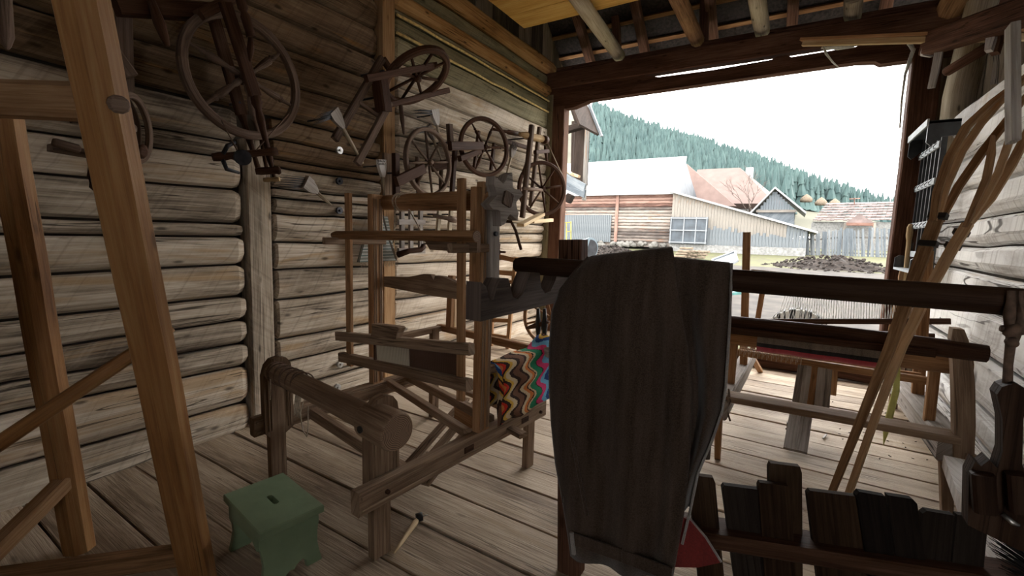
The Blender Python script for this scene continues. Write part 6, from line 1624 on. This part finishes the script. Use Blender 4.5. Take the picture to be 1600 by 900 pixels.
for o_, p in ((bag, (-3.220, 2.922, 1.628)), (rc, (-3.210, 3.699, 1.685)), (rc, (-3.210, 3.866, 1.694)), (ld, (-3.210, 3.268, 1.663)), (F_, (-3.150, 5.677, 2.836)), (F_, (-2.980, 5.154, 2.723)), (A, (-3.260, 1.716, 2.327)), (A, (-3.200, 1.570, 2.841)), (C_, (-3.100, 2.834, 2.847)), (C_, (-3.100, 2.819, 2.635)), (D, (-3.100, 2.971, 2.016)), (D, (-3.200, 3.700, 2.190)), (E_, (-3.100, 3.709, 2.416)), (E_, (-3.220, 4.654, 2.499)), (B, (-3.260, 1.098, 2.513))):
    MB().lathe((XL - 0.004, p[1], p[2]), p, [(0, .011), (1, .009)], 6).build('wall_peg', M['iron'], o_)

# small spinning wheels standing behind the loom
sf = thing('upright_spinning_frame', 'small red-brown frame standing on the floor behind the loom post', 'spinning frame', (-3.143, 4.944, 0.000))
q0 = (-3.129, 5.131, 0.000); yy = q0[1]
MB().bar((-3.141, 4.989, 0.000), (-3.054, 4.989, 1.208), 0.05, 0.045, (0, 1, 0), .12).build('leg', M['loom_warm'], sf)
MB().bar((-3.406, 4.989, -0.113), (-3.393, 4.989, 1.225), 0.045, 0.045, (0, 1, 0), .12).build('leg', M['loom_warm'], sf)
for a, b, t in (((-3.538, 4.989, 1.235), (-3.053, 4.989, 1.167), .06), ((-3.458, 4.989, 0.999), (-3.066, 4.989, 0.993), .06), ((-3.465, 4.989, 0.861), (-3.102, 4.989, 0.890), .035), ((-3.472, 4.989, 0.338), (-3.114, 4.989, 0.374), .05), ((-3.466, 4.989, 0.144), (-3.106, 4.989, 0.144), .04)):
    MB().bar(a, b, 0.04, t, (0, 0, 1), .12).build('rail', M['loom_warm'], sf)
MB().lathe((-3.337, 4.989, 1.058), (-3.306, 4.989, 1.371), [(0, .012), (0.4, .014), (0.5, .026), (0.7, .026), (0.75, .012), (1, .010)], 8).build('distaff', M['wheel'], sf)
MB().lathe((-3.394, 4.989, 1.267), (-3.213, 4.989, 1.266), [(0, .016), (1, .014)], 8).build('peg', M['wheel'], sf)
fw = thing('floor_spinning_wheel', 'spinning wheel standing on the floor half hidden by the notched arm and trousers', 'spinning wheel', (-2.031, 3.900, 0.389))
wheel(fw, (-1.960, 3.900, 0.705), (0.25, -0.97, 0.0), 0.285, 0.03, 0.04, 8, 0.011, M['loom_warm'], 0.3, False, 0.03, 0.1)
for a, b in (((-2.015, 3.750, 0.421), (-2.030, 3.750, 0.810)), ((-1.946, 3.750, 0.432), (-1.962, 3.750, 0.817))):
    MB().lathe(a, b, [(0, .02), (0.2, .03), (0.35, .018), (0.6, .032), (0.8, .02), (1, .016)], 9).build('maiden', M['black'], fw)
MB().lathe((-2.156, 3.750, 0.601), (-1.910, 3.750, 0.696), [(0, .012), (0.5, .03), (1, .012)], 8).build('flyer', M['wheel'], fw)
MB().bar((-2.175, 3.850, 0.356), (-1.799, 3.850, 0.417), 0.18, 0.05, (0, 0, 1), .12).build('bench', M['loom_warm'], fw)
for a, b in (((-2.520, 4.562, 0.000), (-2.132, 3.850, 0.363)), ((-2.266, 4.758, 0.000), (-1.839, 3.850, 0.411))):
    MB().lathe(a, b, [(0, .015), (0.5, .024), (1, .018)], 8).build('leg', M['loom_warm'], fw)
# chest-high handle stick hanging at the top left corner
tag(MB().lathe((-3.100, 0.619, 2.553), (-3.100, 0.615, 2.260), [(0, .03), (0.8, .028), (0.95, .014), (1, .004)], 8).build('hanging_stake', M['wheel_grey'], None, (-3.100, 0.620, 2.420)), 'dark pointed stake hanging at the top left corner', 'stake')
tag(MB().bar((-3.200, 1.054, 2.654), (-3.200, 1.532, 2.807), 0.10, 0.08, (1, 0, 0), .12).build('wall_plank', WD, None, (-3.200, 1.260, 2.718)), 'dark plank against the top of the log wall left of the largest wheel', 'plank')
tag(MB().lathe((-3.150, 1.200, 2.729), (-3.120, 1.255, 2.501), [(0, .02), (0.5, .03), (0.8, .022), (1, .012)], 8).build('turned_leg_piece', WD, None, (-3.100, 1.216, 2.605)), 'dark turned leg hanging on the wall left of the largest wheel', 'wooden leg')
